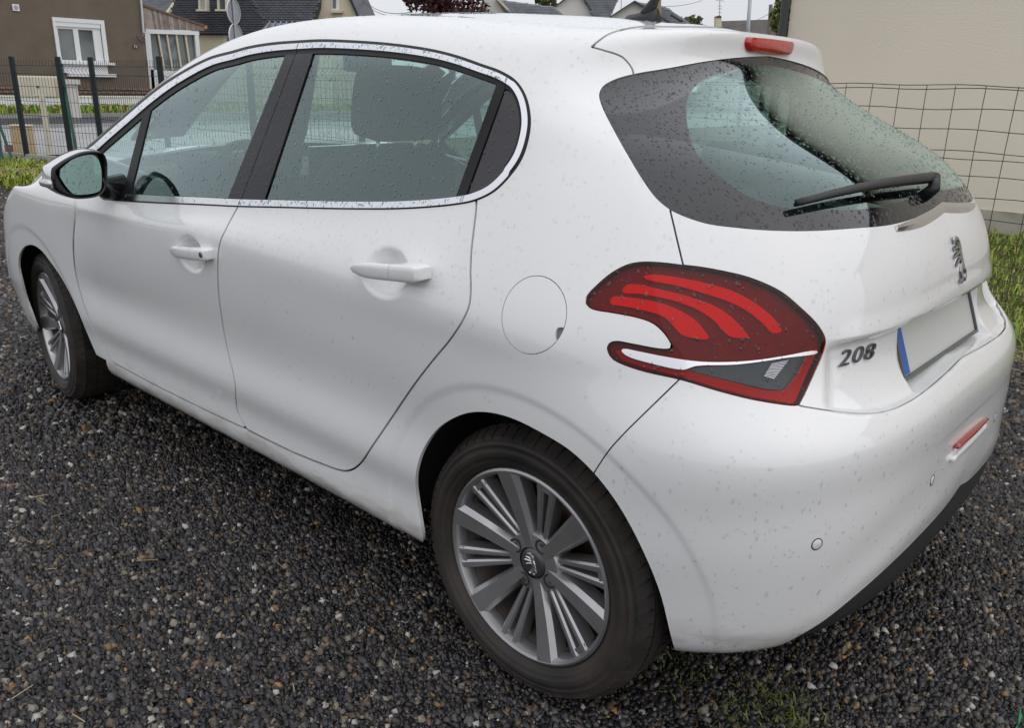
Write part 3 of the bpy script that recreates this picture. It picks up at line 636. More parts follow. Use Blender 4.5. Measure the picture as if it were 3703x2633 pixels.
def loft(rings, caps=True):
    m = MB(); n = len(rings[0]); V = [p for r in rings for p in r]
    F = [(i*n+k, i*n+(k+1) % n, (i+1)*n+(k+1) % n, (i+1)*n+k) for i in range(len(rings)-1) for k in range(n)]
    if caps: F += [tuple(range(n-1, -1, -1)), tuple(range((len(rings)-1)*n, len(rings)*n))]
    return m.add(V, F)
def flipy(o_me):
    me = o_me.copy(); me.transform(Matrix.Scale(-1, 4, (0, 1, 0))); me.flip_normals(); return me
for k in range(11):                 # ribs of the reflector behind the clear lens
    t0, t1 = k/11.0, (k+0.5)/11.0; A_, B_, C_, D_ = RIBS
    q = [surf_at(*p, lampS) for p in (A_+(D_-A_)*t0, B_+(C_-B_)*t0, B_+(C_-B_)*t1, A_+(D_-A_)*t1)]; V = [p-n*0.002 for p, n in q]+[p-n*0.0065 for p, n in q]
    me = MB().add(V, [(0, 1, 2, 3), (0, 1, 5, 4), (1, 2, 6, 5), (2, 3, 7, 6), (3, 0, 4, 7)]).mesh('reflector_rib'); link('reflector_rib', me, RIBM, lamps_[0]); link('reflector_rib', flipy(me), RIBM, lamps_[1])
# door handles
for k, (h, dl) in enumerate(zip(HANDLES, (fd, rd))):
    y0 = 0.857 if k == 0 else 0.866
    pL, pR = at(*h['L'], 1, y0+0.006), at(*h['R'], 1, y0+0.012); zc = (pL[2]+pR[2])/2
    x0, x1 = pL[0], pR[0]; rings = []
    for t in np.linspace(0, 1, 22):
        x = x0+(x1-x0)*t; z = pL[2]+(pR[2]-pL[2])*t
        rz = 0.0178*min(1, (math.sin(min(t, 0.5)*math.pi))**0.45*0.95+0.1) if t < 0.5 else 0.0178+0.001*(t-0.5)
        if t > 0.955: rz *= 1-((t-0.955)/0.045)**3*0.25
        yo = y0+0.004+0.020*math.sin(min(1, t*1.25)*math.pi*0.5)**0.8; ry = 0.009*(0.5+0.5*min(1, t*4))
        if t > 0.955: ry *= 0.7
        rings.append([(x, yo+ry*np.sign(math.cos(a))*abs(math.cos(a))**0.75, z+rz*np.sign(math.sin(a))*abs(math.sin(a))**0.75) for a in np.linspace(0, 2*math.pi, 20, endpoint=False)])
    def grip(rr, nm):
        me = loft(rr).mesh(nm); me.polygons.foreach_set('use_smooth', np.ones(len(me.polygons), dtype=bool)); me.set_sharp_from_angle(angle=math.radians(50))
        link(nm, me, PAINT, dl[0]); link(nm, flipy(me), PAINT, dl[1])
    ns = int(len(rings)*0.66); grip(rings[:ns+1], 'door_handle')
    last = [[(p[0]-0.0018, p[1], p[2]) for p in rings[ns]]]+rings[ns+1:]; end = rings[-1]; cz_ = np.mean(end, axis=0)
    last += [[(p[0]-0.004, y0-0.01+(p[1]-y0+0.01)*0.75, cz_[2]+(p[2]-cz_[2])*0.9) for p in end], [(p[0]-0.005, y0-0.012+(p[1]-y0+0.012)*0.2, cz_[2]+(p[2]-cz_[2])*0.86) for p in end]]
    last = [[(p[0], (p[1] if p[1] > np.mean(r, axis=0)[1] else y0-0.012), p[2]) for p in r] for r in last]; grip(last, 'handle_foot')
    if k == 0:
        kp = at(723, 922, 1, y0+0.0335)
        link('key_hole', MB().lathe([(0.0001, 0.0), (0.007, 0.0), (0.009, -0.002)], 20, 'Y', tuple(kp)).mesh('key_hole'), mat('key_hole_metal', (0.22, 0.22, 0.23), 0.3, metal=1), dl[0])

# ---- door mirrors
MX = 1.715
def onx(c, x): return at(100+c[0]/5.71, 500+c[1]/5.71, 0, x)
OUT = [(555,640),(640,560),(900,400),(1150,300),(1400,275),(1560,320),(1625,450),(1640,700),(1630,900),(1580,1080),(1450,1190),(1150,1245),(950,1225),(700,1120),(580,1010),(545,850)]
GLS = [(650,700),(740,600),(950,440),(1200,355),(1380,350),(1470,420),(1530,600),(1535,900),(1500,1060),(1400,1120),(1150,1155),(960,1150),(850,1060),(720,870)]
po = crom([onx(c, MX)[1:] for c in OUT], 4); pg = crom([onx(c, MX+0.006)[1:] for c in GLS], 4); mc = po.mean(0)
for mir in (False, True):
    sg = -1 if mir else 1
    def P(x, q): return (x, sg*q[1-1], q[1])
    root = empty('door_mirror', (0, 0, 0), 0, car)
    rings = [[P(MX+0.024, mc+(q-mc)*0.90) for q in po], [P(MX+0.004, mc+(q-mc)*0.93) for q in po], [P(MX-0.004, mc+(q-mc)*0.97) for q in po], [P(MX-0.003, q) for q in po], [P(MX+0.016, mc+(q-mc)*1.03) for q in po]]
    o = loft(rings, False).build('bezel', GLOSSBLACK, root, True)
    sh = []
    for dx, s, oy, oz in ((0.016, 1.035, 0.0, 0.0), (0.04, 1.06, 0.004, 0.002), (0.075, 1.02, 0.004, 0.002), (0.105, 0.88, 0.0, 0.0), (0.128, 0.64, -0.006, 0.0), (0.140, 0.32, -0.012, 0.0), (0.143, 0.02, -0.014, 0.0)):
        sh.append([P(MX+dx, mc+(q-mc)*s+np.array([oy, oz])) for q in po])
    loft(sh, False).build('mirror_cap', CHROME, root, True)
    MB().add([P(MX+0.022, mc+(q-mc)*1.01) for q in po], [tuple(range(len(po)))]).build('backing', GLOSSBLACK, root)
    MB().add([(MX+0.010+0.10*(q[1]-mc[1]), sg*q[0], q[1]) for q in pg], [tuple(range(len(pg)))]).build('mirror_glass', mat('mirror_silver', (0.24, 0.29, 0.27), 0.02, metal=1.0), root)
    a = onx((1640, 900), MX+0.03); foot = (MX+0.035, 0.80*sg, 0.925)
    loft([[(MX+0.035+0.035*math.cos(t), sg*(a[1]+0.02), 0.945+0.038*math.sin(t)) for t in np.linspace(0, 2*math.pi, 16, endpoint=False)],
          [(MX+0.045+0.045*math.cos(t), sg*0.862, 0.932+0.036*math.sin(t)) for t in np.linspace(0, 2*math.pi, 16, endpoint=False)],
          [(MX+0.045+0.055*math.cos(t), sg*0.80, 0.935+0.042*math.sin(t)) for t in np.linspace(0, 2*math.pi, 16, endpoint=False)]]).build('mirror_arm', GLOSSBLACK, root, True)
    t0 = onx((490, 930), MX+0.03)
    MB().rbox((MX+0.045, sg*(t0[1]+0.006), t0[2]), (0.07, 0.030, 0.026), 0.011, 0, 3).build('indicator_lamp', mat('clear_indicator', (0.55, 0.56, 0.58), 0.08, metal=0.7), root, True)

# ---- wheels: six broad spokes and six twin spokes
ALLOY = mat('grey_alloy', (0.43, 0.425, 0.43), 0.33, metal=0.8, coat=0.35, noise=(14, 0.10))
ALLOYD = mat('alloy_barrel_dirty', (0.13, 0.11, 0.10), 0.6, metal=0.3, noise=(9, 0.35))
TYRE = mat('tyre_rubber_dusty', (0.015, 0.0135, 0.013), 0.65, noise=(8, 0.3, (0.050, 0.040, 0.033)), bump=(120, 0.25, 0.002))
TREAD = mat('tyre_tread', (0.014, 0.0135, 0.013), 0.8, noise=(16, 0.3, (0.045, 0.034, 0.026)))
DISC = mat('rusty_disc', (0.16, 0.10, 0.07), 0.5, metal=0.5, noise=(20, 0.3))
def spoke(a, w0, w1, r0, r1, y0, y1, th, m):
    """bar along angle a from radius r0 to r1, half widths w0 w1, front faces at y0 y1, bevelled shoulders"""
    ca, sa = math.cos(a), math.sin(a); sec = []
    for i, t in enumerate(np.linspace(0, 1, 5)):
        r = r0+(r1-r0)*t; w = w0+(w1-w0)*t; y = y0+(y1-y0)*t-0.010*math.sin(math.pi*t)*0.3
        prof = [(-w*1.15, y-th), (-w*1.08, y-0.011), (-w*0.70, y), (w*0.70, y), (w*1.08, y-0.011), (w*1.15, y-th)]
        sec.append([(-(r*ca)+p*sa, yy, r*sa+p*ca) for p, yy in prof])
    V = [p for s in sec for p in s]; n = 6
    F = [(i*n+k, i*n+(k+1) % n, (i+1)*n+(k+1) % n, (i+1)*n+k) for i in range(4) for k in range(n)] + [tuple(range(n)), tuple(range(4*n, 5*n))]
    m.add(V, F)
def wheel_meshes():
    rim = MB()
    rim.lathe([(0.198, 0.700), (0.203, 0.790), (0.206, 0.806), (0.209, 0.814), (0.215, 0.817), (0.220, 0.815), (0.222, 0.806), (0.218, 0.796)], 72)
    barrel = MB().lathe([(0.150, 0.60), (0.188, 0.62), (0.194, 0.70), (0.1985, 0.785)], 60)
    back = MB().lathe([(0.0005, 0.640), (0.12, 0.640), (0.155, 0.612)], 48)
    for k in range(6):
        aw = math.radians(47.7+60*k)
        spoke(aw, 0.0150, 0.0290, 0.038, 0.2135, 0.789, 0.8165, 0.040, rim)
        at_ = math.radians(17.2+60*k)
        for sgn in (-1, 1):
            b = at_+sgn*math.radians(5.2); c, s_ = math.cos(b), math.sin(b)
            # twin bars run nearly parallel and meet at both ends
            off = 0.0155*sgn; ca, sa = math.cos(at_), math.sin(at_)
            sec = []
            for t in np.linspace(0, 1, 6):
                r = 0.060+(0.212-0.060)*t; o = off*(0.50+0.62*t) ; w = 0.0058+0.0042*t; y = 0.780+0.031*t
                prof = [(-w*1.3, y-0.034), (-w, y-0.004), (-w*0.5, y), (w*0.5, y), (w, y-0.004), (w*1.3, y-0.034)]
                sec.append([(-(r*ca)+(o+p)*sa, yy, r*sa+(o+p)*ca) for p, yy in prof])
            V = [p for q in sec for p in q]; n = 6
            rim.add(V, [(i*n+j, i*n+(j+1) % n, (i+1)*n+(j+1) % n, (i+1)*n+j) for i in range(5) for j in range(n)] + [tuple(range(n)), tuple(range(5*n, 6*n))])
        # bridge of the twin bars at the rim
        ca, sa = math.cos(at_), math.sin(at_)
        for r, y, w in ((0.200, 0.806, 0.025), (0.068, 0.779, 0.014)):
            V = [(-(r+dr)*ca+p*sa, y+dy, (r+dr)*sa+p*ca) for dr in (-0.007, 0.009) for p, dy in ((-w, -0.03), (-w, 0), (w, 0), (w, -0.03))]
            rim.add(V, [(0,1,2,3), (7,6,5,4), (0,4,5,1), (1,5,6,2), (2,6,7,3), (3,7,4,0)])
    rim.lathe([(0.076, 0.742), (0.074, 0.774), (0.066, 0.786), (0.045, 0.789), (0.036, 0.789)], 48)
    cap = MB().lathe([(0.0002, 0.793), (0.022, 0.792), (0.030, 0.790), (0.034, 0.785)], 40)
    bolt = []
    for k in range(4):
        a = math.radians(45+90*k-20); bx, bz = 0.054*math.cos(a), 0.054*math.sin(a)
        bolt.append((MB().lathe([(0.0002, 0.788), (0.0075, 0.788), (0.0088, 0.784), (0.0088, 0.770)], 6, 'Y', (bx, 0, bz)).mesh('bolt'),
                     MB().lathe([(0.0165, 0.7902), (0.0125, 0.7898), (0.0118, 0.772), (0.0002, 0.772)], 24, 'Y', (bx, 0, bz)).mesh('bolt_hole')))
    # tyre carcass
    ty = MB().lathe([(0.205, 0.62), (0.222, 0.640), (0.265, 0.628), (0.295, 0.650), (0.302, 0.690), (0.3025, 0.735), (0.302, 0.775), (0.297, 0.800), (0.288, 0.815), (0.284, 0.8185), (0.2835, 0.8170), (0.276, 0.8225), (0.2715, 0.8248), (0.271, 0.8235), (0.262, 0.8268), (0.2555, 0.8288), (0.2535, 0.8272),
                     (0.2475, 0.8288), (0.2470, 0.8270), (0.238, 0.8258), (0.2335, 0.8232), (0.233, 0.8218), (0.229, 0.819), (0.223, 0.812), (0.219, 0.800)], 96)
    tr = MB(); nb = 62
    for k in range(nb):                 # shoulder blocks and centre ribs of the tread
        for (ya, yb, ra, rb, skew) in ((0.786, 0.8185, 0.3055, 0.2895, 0.2), (0.748, 0.779, 0.3068, 0.3066, 0.5), (0.705, 0.741, 0.3068, 0.3068, -0.3), (0.652, 0.697, 0.300, 0.3055, -0.4)):
            a0 = 2*math.pi*(k+0.06)/nb; a1 = 2*math.pi*(k+0.90)/nb; sk = skew*2*math.pi/nb
            q = []
            for (y, r, s_) in ((ya, ra, 0), (yb, rb, sk)):
                for a in (a0, a1):
                    q.append((r*math.cos(a+s_), y, r*math.sin(a+s_))); q.append(((r-0.010)*math.cos(a+s_), y, (r-0.010)*math.sin(a+s_)))
            tr.add(q, [(0,2,6,4), (0,1,3,2), (4,6,7,5), (0,4,5,1), (2,3,7,6)])
    disc = MB().lathe([(0.05, 0.700), (0.122, 0.700), (0.122, 0.680), (0.05, 0.680)], 48, close=True)
    cal = MB().rbox((0.118, 0.69, 0.03), (0.05, 0.06, 0.12), 0.012)
    return rim, barrel, back, cap, bolt, ty, tr, disc, cal
_rim, _bar, _back, _cap, _bolt, _ty, _tr, _disc, _cal = wheel_meshes()
_mr = _rim.mesh('rim'); _mr.polygons.foreach_set('use_smooth', np.ones(len(_mr.polygons), dtype=bool)); _mr.set_sharp_from_angle(angle=math.radians(32))
_ms = {n: m.mesh(n) for n, m in (('barrel', _bar), ('brake_shield', _back), ('hub_cap', _cap), ('tyre', _ty), ('tread', _tr), ('brake_disc', _disc), ('caliper', _cal))}
for n in ('barrel', 'hub_cap', 'tyre', 'brake_disc'): _ms[n].polygons.foreach_set('use_smooth', np.ones(len(_ms[n].polygons), dtype=bool))
def lion_strokes():
    """little rampant lion as thick strokes in a unit box: list of (points, half width)"""
    return [([(-0.30, 0.92), (-0.12, 0.96), (0.05, 0.86), (0.12, 0.70)], 0.085), ([(-0.34, 0.74), (-0.16, 0.76), (0.02, 0.72)], 0.06), ([(-0.42, 0.56), (-0.20, 0.60), (0.05, 0.62)], 0.055),
            ([(-0.30, 0.36), (-0.12, 0.44), (0.08, 0.52)], 0.055), ([(0.0, 0.82), (0.10, 0.60), (0.18, 0.38), (0.26, 0.20)], 0.12), ([(0.14, 0.40), (0.06, 0.18), (0.08, -0.02), (-0.08, -0.06)], 0.065),
            ([(0.26, 0.24), (0.36, 0.10), (0.30, -0.02), (0.20, -0.04)], 0.065)]
def lion(m, origin, ux, uv, un, size, thick):
    for pts, w in lion_strokes():
        P = crom(np.array(pts, float), 4, False)
        for i in range(len(P)):
            d = P[min(i+1, len(P)-1)]-P[max(i-1, 0)]; d /= max(np.linalg.norm(d), 1e-9); nn = np.array([-d[1], d[0]])
            ww = w*(0.75+0.25*math.sin(math.pi*i/(len(P)-1)))
            row = []
            for s, h in ((-1, 0.0), (-0.8, 0.7), (0, 1.0), (0.8, 0.7), (1, 0.0)):
                q = P[i]+nn*s*ww; row.append(origin+(ux*q[0]+uv*(q[1]-0.45))*size+un*(h*thick))
            if i == 0: V = []
            V += row
        n = 5; F = [(i*n+k, i*n+k+1, (i+1)*n+k+1, (i+1)*n+k) for i in range(len(P)-1) for k in range(4)] + [(0, 1, 2, 3, 4), tuple(range((len(P)-1)*n, len(P)*n))]
        m.add(V, F)
_lm = MB(); lion(_lm, np.array([0, 0.7925, 0]), np.array([-1, 0, 0.]), np.array([0, 0, 1.]), np.array([0, 1., 0]), 0.042, 0.0028); _lion = _lm.mesh('lion_emblem')
def tyre_text(body, r, a_mid, size, parent, face=1):
    """raised lettering on the side wall"""
    cu = bpy.data.curves.new('tyre_lettering', 'FONT'); cu.body = body; cu.size = size; cu.extrude = 0.0006; cu.align_x = 'CENTER'
    return cu
for i, (xw, steer) in enumerate(WHEELS):
    for sgn in (1, -1):
        w = empty('wheel', (xw, 0, WZ), 0, car)
        if sgn == 1: w.matrix_local = Matrix.Translation((xw, 0.735, WZ)) @ Matrix.Rotation(steer, 4, 'Z') @ Matrix.Rotation(0.0 if i == 0 else math.radians(21), 4, 'Y') @ Matrix.Translation((0, -0.735, 0))
        else: w.matrix_local = Matrix.Translation((xw, -0.735, WZ)) @ Matrix.Rotation(steer+math.pi, 4, 'Z') @ Matrix.Translation((0, -0.735, 0))
        rm = link('rim', _mr, ALLOY, w); link('barrel', _ms['barrel'], ALLOYD, rm); 
        hc = link('hub_cap', _ms['hub_cap'], mat('hub_cap_grey', (0.10, 0.10, 0.105), 0.35, metal=0.6), w); link('lion_emblem', _lion, CHROME, hc)
        tyo = link('tyre', _ms['tyre'], TYRE, w); link('tread', _ms['tread'], TREAD, tyo)
        bd = link('brake_disc', _ms['brake_disc'], DISC, w); link('caliper', _ms['caliper'], mat('caliper_iron', (0.09, 0.06, 0.045), 0.7, noise=(30, 0.3)), bd); link('brake_shield', _ms['brake_shield'], mat('brake_shield_black', (0.012, 0.011, 0.011), 0.8), bd)
        for b, hmesh in _bolt: link('wheel_bolt', b, mat('bolt_steel', (0.16, 0.145, 0.14), 0.45, metal=0.8), w); link('bolt_hole', hmesh, mat('bolt_hole_dark', (0.03, 0.028, 0.028), 0.6), rm)

# ---- rear details
PIV, _pn = surf_at(3345, 705); wroot = empty('wiper', (0, 0, 0), 0, tailgate)
wp = [surf_at(2862+(3345-2862)*t, 752+(668-752)*t-10*math.sin(math.pi*t)) for t in np.linspace(0, 1, 12)]
WB = mat('wiper_black', (0.014, 0.014, 0.016), 0.4)
mblade = MB(); mblade.tube([p+n*0.010 for p, n in wp], 0.0035, 6); rubber = mblade.build('blade', WB, wroot)
rings = []
for i, (p, n) in enumerate(wp):
    t = i/11.0; d = wp[min(i+1, 11)][0]-wp[max(i-1, 0)][0]; d /= np.linalg.norm(d); s = np.cross(d, n); s /= np.linalg.norm(s)
    hw = 0.007+0.006*t; hh = 0.005+0.004*t; c = p+n*(0.017+0.008*t)
    rings.append([c+s*hw*math.cos(a)+n*hh*math.sin(a) for a in np.linspace(0, 2*math.pi, 10, endpoint=False)])
loft(rings).build('wiper_arm', WB, wroot, True)
pb, nb_ = wp[-1]
MB().tube([pb+nb_*0.026, PIV+nb_*0.022, PIV-nb_*0.003], [0.011, 0.013, 0.014], 12).build('wiper_pivot', WB, wroot, True)
# emblem, model number
def frame_at(px, py):
    p, n = surf_at(px, py); ux = np.cross(np.array([0, 0, 1.]), n); ux /= np.linalg.norm(ux); uv = np.cross(n, ux); return p, n, ux, uv
ep, en, eux, euv = frame_at(3458, 945); ep = ep*np.array([1, 0, 1]); en = np.array([en[0], 0, en[2]]); en /= np.linalg.norm(en); eux = np.array([0, -1., 0]); euv = np.cross(en, eux); euv = euv if euv[2] > 0 else -euv
me_ = MB(); lion(me_, ep, eux, euv, en, 0.092, 0.005); me_.build('lion_emblem', mat('emblem_chrome', (0.42, 0.42, 0.44), 0.18, metal=1.0), tailgate)
bp, bn, bux, buv = frame_at(3090, 1287); bux = bux if bux[1] < 0 else -bux; buv = buv if buv[2] > 0 else -buv
cu = bpy.data.curves.new('model_number', 'FONT'); cu.body = '208'; cu.size = 0.042; cu.extrude = 0.0022; cu.bevel_depth = 0.0004; cu.shear = 0.36; cu.align_x = 'CENTER'; cu.align_y = 'CENTER'; cu.offset = -0.0006; cu.space_character = 1.12
tmp = bpy.data.objects.new('model_number_curve', cu); C.objects.link(tmp); dg = bpy.context.evaluated_depsgraph_get(); tme = bpy.data.meshes.new_from_object(tmp.evaluated_get(dg)); bpy.data.objects.remove(tmp)
mn = link('model_number', tme, mat('dark_chrome', (0.16, 0.16, 0.18), 0.2, metal=0.9), tailgate)
Mt = Matrix(((bux[0]*1.6, buv[0], bn[0], bp[0]+bn[0]*0.002), (bux[1]*1.6, buv[1], bn[1], bp[1]+bn[1]*0.002), (bux[2]*1.6, buv[2], bn[2], bp[2]+bn[2]*0.002), (0, 0, 0, 1)))
mn.matrix_local = Mt
# number plate
c0 = PLATE_C; tl = PLATE_T
pv = np.array([math.sin(tl), 0, math.cos(tl)]); pn = np.array([-math.cos(tl), 0, math.sin(tl)])
def plate_box(m, y0, y1, v0, v1, n0, n1):
    V = [c0+np.array([0, y, 0])+pv*v+pn*n for n in (n0, n1) for y, v in ((y0, v0), (y1, v0), (y1, v1), (y0, v1))]
    m.add(V, [(0,1,2,3), (4,5,6,7), (0,1,5,4), (1,2,6,5), (2,3,7,6), (3,0,4,7)]); return m
PLN = 0.008
plate = plate_box(MB(), -0.257, 0.257, -0.055, 0.055, -0.004, PLN).build('number_plate', mat('plate_white', (0.56, 0.57, 0.55), 0.3), tailgate)
fm = MB()
for q in ((-0.264, 0.264, 0.055, 0.061), (-0.264, 0.264, -0.062, -0.055), (0.257, 0.264, -0.055, 0.055), (-0.264, -0.257, -0.055, 0.055)): plate_box(fm, *q, -0.006, PLN+0.006)
fm.build('plate_frame', mat('plate_frame', (0.10, 0.11, 0.10), 0.4), plate)
plate_box(MB(), 0.214, 0.255, -0.053, 0.053, PLN, PLN+0.0012).build('blue_band', mat('plate_blue', (0.02, 0.11, 0.42), 0.35), plate)
# bright bar under the rear window (ends on the centre)
_g3 = [surf_at(3238, 828), surf_at(3330, 800), surf_at(3408, 752)]
gp = [tuple((1-t)*(1-2*t)*_g3[0][k_]+4*t*(1-t)*_g3[1][k_]+t*(2*t-1)*_g3[2][k_] for k_ in (0, 1)) for t in np.linspace(0, 1, 10)]
gb = []
for i, (p, n) in enumerate(gp):
    s = np.array([0.35, 0, 0.94]); hh = 0.012*(0.25+0.75*min(1, 0.3+i/6.0)); gb.append([p+n*0.003-s*hh, p+n*0.006, p+n*0.003+s*hh, p-n*0.002])
gb2 = [[np.array([q[0], -q[1], q[2]]) for q in r] for r in gb]
loft(gb+gb2[::-1]).build('bright_bar', CHROME, tailgate, False)
# third brake light on the spoiler face
bl = [(1640, 99), (1655, 87), (1750, 86), (1773, 95), (1770, 108), (1757, 115), (1660, 116), (1645, 110)]
yb = [at(x/0.6168, y/0.6168, 0, -0.013) for x, y in bl]
S_b = [(-0.122, 1.374), (-0.118, 1.385), (-0.09, 1.387), (0.09, 1.387), (0.118, 1.385), (0.122, 1.374), (0.112, 1.359), (0.08, 1.355), (-0.08, 1.355), (-0.112, 1.359)]
pb_ = crom(S_b, 4); c_ = pb_.mean(0)
loft([[(0.03, q[0], q[1]) for q in pb_], [(-0.022, q[0], q[1]) for q in pb_], [(-0.027, *(c_+(q-c_)*0.97)) for q in pb_], [(-0.030, *(c_+(q-c_)*0.9)) for q in pb_]]).build('brake_light', mat('brake_light_red', (0.48, 0.008, 0.010), 0.12, coat=1.0, noise=(60, 0.25)), tailgate, True)
# parking sensors and fog lamp on the bumper
for k, (sx, sy) in enumerate(((2954, 1969), (3371, 1737))):
    p, n = surf_at(sx, sy)
    for s in (1, -1):
        pp = p*np.array([1, s, 1]); nn = n*np.array([1, s, 1]); a = np.cross(nn, [0, 0, 1.]); a /= np.linalg.norm(a); b = np.cross(a, nn)
        rg = lambda r, h: [pp+nn*h+(a*math.cos(t)+b*math.sin(t))*r for t in np.linspace(0, 2*math.pi, 28, endpoint=False)]
        so = loft([rg(0.0124, -0.004), rg(0.0122, 0.0006), rg(0.0102, 0.0006)], False).build('parking_sensor', mat('sensor_ring', (0.02, 0.02, 0.02), 0.5), bumper)
        loft([rg(0.0102, -0.004), rg(0.0102, 0.0008), rg(0.0095, 0.0012), rg(0.0005, 0.0014)], False).build('sensor_face', PAINT, so, True)
f0, f1 = at(3456, 1618, 0, -0.612), at(3560, 1512, 0, -0.606)
fr_ = []
for t in np.linspace(0, 1, 14):
    p = f0+(f1-f0)*t; x = np.interp(-p[1], [0, 0.2, 0.35, 0.5], [-0.616, -0.610, -0.600, -0.576]); h = 0.0085*math.sin(math.pi*(0.08+0.84*t))**0.7
    fr_.append([(x-0.001, p[1], p[2]-h), (x-0.004, p[1], p[2]), (x-0.001, p[1], p[2]+h), (x+0.02, p[1], p[2])])
loft(fr_).build('fog_lamp', mat('fog_lamp_red', (0.30, 0.01, 0.02), 0.15, coat=1.0), bumper, True)
fr_ = []
for t in np.linspace(0, 1, 14):
    p = f0+(f1-f0)*(t*1.16-0.05)+np.array([0, 0, -0.026]); x = np.interp(-p[1], [0, 0.2, 0.35, 0.5], [-0.613, -0.608, -0.599, -0.576]); h = 0.013*math.sin(math.pi*(0.06+0.88*t))**0.6
    fr_.append([(x, p[1], p[2]-h), (x-0.005, p[1], p[2]), (x-0.001, p[1], p[2]+h), (x+0.02, p[1], p[2])])
loft(fr_).build('fog_lamp_lip', PAINT, bumper, True)
# roof aerial
aroot = empty('roof_aerial', (0, 0, 0), 0, car); AB = mat('aerial_black', (0.014, 0.014, 0.016), 0.45)
xa0, xa1 = at(2256, 74, 1, 0)[0], at(2372, 80, 1, 0)[0]; za = float(top_z(np.array([(xa0+xa1)/2]))[0])
rr = []
for t in np.linspace(0, 1, 14):
    x = xa0+(xa1-xa0)*t; w = 0.032*math.sin(math.pi*min(0.98, 0.06+0.7*t))**0.6; h = 0.018+0.020*t**1.5 if t > 0 else 0.01
    h *= min(1, 0.35+t*4); zz = float(top_z(np.array([x]))[0])-0.006
    rr.append([(x, w*math.cos(a)*(1 if math.sin(a) < 0.5 else 0.8), zz+max(0, math.sin(a))**0.8*h) for a in np.linspace(-0.2, math.pi+0.2, 14)])
loft(rr).build('aerial_base', AB, aroot, True)
MB().tube([(xa1+0.030, 0, za+0.012), (xa1+0.016, 0, za+0.034), (xa1+0.004, 0, za+0.052), (xa1-0.018, 0, za+0.085), (xa1-0.060, 0, za+0.150), (xa1-0.10, 0, za+0.21)], [0.020, 0.015, 0.010, 0.0065, 0.0045, 0.0035], 10).build('aerial_rod', AB, aroot, True)

# ---- underbody, wheel housings
UB = mat('underbody_black', (0.010, 0.010, 0.010), 0.9)
MB().rbox((1.30, 0, 0.235), (1.75, 1.36, 0.06), 0.02).box((-0.38, 0, 0.30), (0.26, 1.05, 0.09)).box((1.27, 0, 0.42), (3.1, 0.9, 0.30)).build('underbody', UB, car)
for xw, _ in WHEELS:
    for s in (1, -1):
        hs = []
        for a in np.linspace(-0.02, math.pi+0.02, 30):
            yo = 0.838-(0.03*max(0, math.cos(a)) if xw > 1 else 0.10*max(0, -math.cos(a)))-0.05*max(0, -math.sin(a))
            hs.append([(xw+0.362*math.cos(a), s*yo, WZ+0.362*math.sin(a)), (xw+0.362*math.cos(a), s*0.48, WZ+0.362*math.sin(a)), (xw+0.05*math.cos(a), s*0.475, WZ+0.05*math.sin(a))])
        m = MB(); V = [p for r in hs for p in r]; m.add(V, [(i*3+k, i*3+k+1, (i+1)*3+k+1, (i+1)*3+k) for i in range(29) for k in range(2)]); m.build('wheel_housing', UB, car, True)

# ---- interior
FAB = mat('seat_fabric_dark', (0.045, 0.046, 0.05), 0.9, bump=(600, 0.2, 0.002)); FAB2 = mat('interior_plastic', (0.035, 0.036, 0.038), 0.65); LIN = mat('headlining_grey', (0.42, 0.42, 0.41), 0.95)
lin = cut(NOD, (NOD.V[:, 2]-1.30)*10); lin = cut(lin, -wind(lin)-0.02); lin = minus(lin, (RGLASS, 6)); lin = cut(lin, lin.V[:, 0]-0.06)
halves('headlining', lin, LIN, car, -0.028, 0)
cpl = cut(NOD, np.minimum(np.minimum(NOD.V[:, 2]-0.95, 1.30-NOD.V[:, 2])*10, np.minimum(0.42-NOD.V[:, 0], NOD.V[:, 0]+0.30)*10)); cpl = minus(cpl, (RGLASS, 4)); halves('pillar_lining', cpl, FAB2, car, -0.03, 0)
dcs = cut(BODY, np.minimum(np.minimum(BODY.V[:, 2]-0.33, 0.93-BODY.V[:, 2]), np.minimum(BODY.V[:, 0]-0.46, 1.95-BODY.V[:, 0]))*10); dcs = cut(dcs, dcs.V[:, 1]-0.5)
for mir in (False, True): side_part('door_card', dcs, FAB2, car, mir, -0.055, 0)
def pad(m, c, d, bend=0.0, seg=6, rot=0.0):
    """upholstered cushion: rounded block, leaning back by rot"""
    bm = bmesh.new(); bmesh.ops.create_cube(bm, size=1); bmesh.ops.subdivide_edges(bm, edges=list(bm.edges), cuts=seg, use_grid_fill=True)
    Rm = Matrix.Rotation(rot, 3, 'Y')
    for v in bm.verts:
        p = v.co*2; L = (abs(p.x)**6+abs(p.y)**6+abs(p.z)**6)**(1/6); q = Vector((p.x/L if L > 0 else 0, p.y/L, p.z/L)) if L > 1e-6 else p
        q = p.lerp(q, 0.9); v.co = Vector((q.x*d[0]/2, q.y*d[1]/2*(1-0.10*max(0, q.z)), q.z*d[2]/2)); v.co = Rm @ v.co + Vector(c)
    bm.verts.index_update(); m.add([v.co for v in bm.verts], [[v.index for v in f.verts] for f in bm.faces]); bm.free(); return m
for y in (0.36, -0.36):
    st = empty('front_seat', (0, 0, 0), 0, car)
    pad(MB(), (1.28, y, 0.52), (0.50, 0.50, 0.16)).build('seat_cushion', FAB, st, True)
    pad(MB(), (1.01, y, 0.80), (0.16, 0.49, 0.60), rot=-0.24).build('backrest', FAB, st, True)
    hr = pad(MB(), (0.915, y, 1.215), (0.12, 0.27, 0.20), rot=-0.12).build('headrest', FAB, st, True)
    for dy in (-0.07, 0.07): MB().tube([(0.93, y+dy, 1.02), (0.92, y+dy, 1.16)], 0.006, 8).build('headrest_rod', CHROME, hr, True)
rs = empty('rear_seat', (0, 0, 0), 0, car)
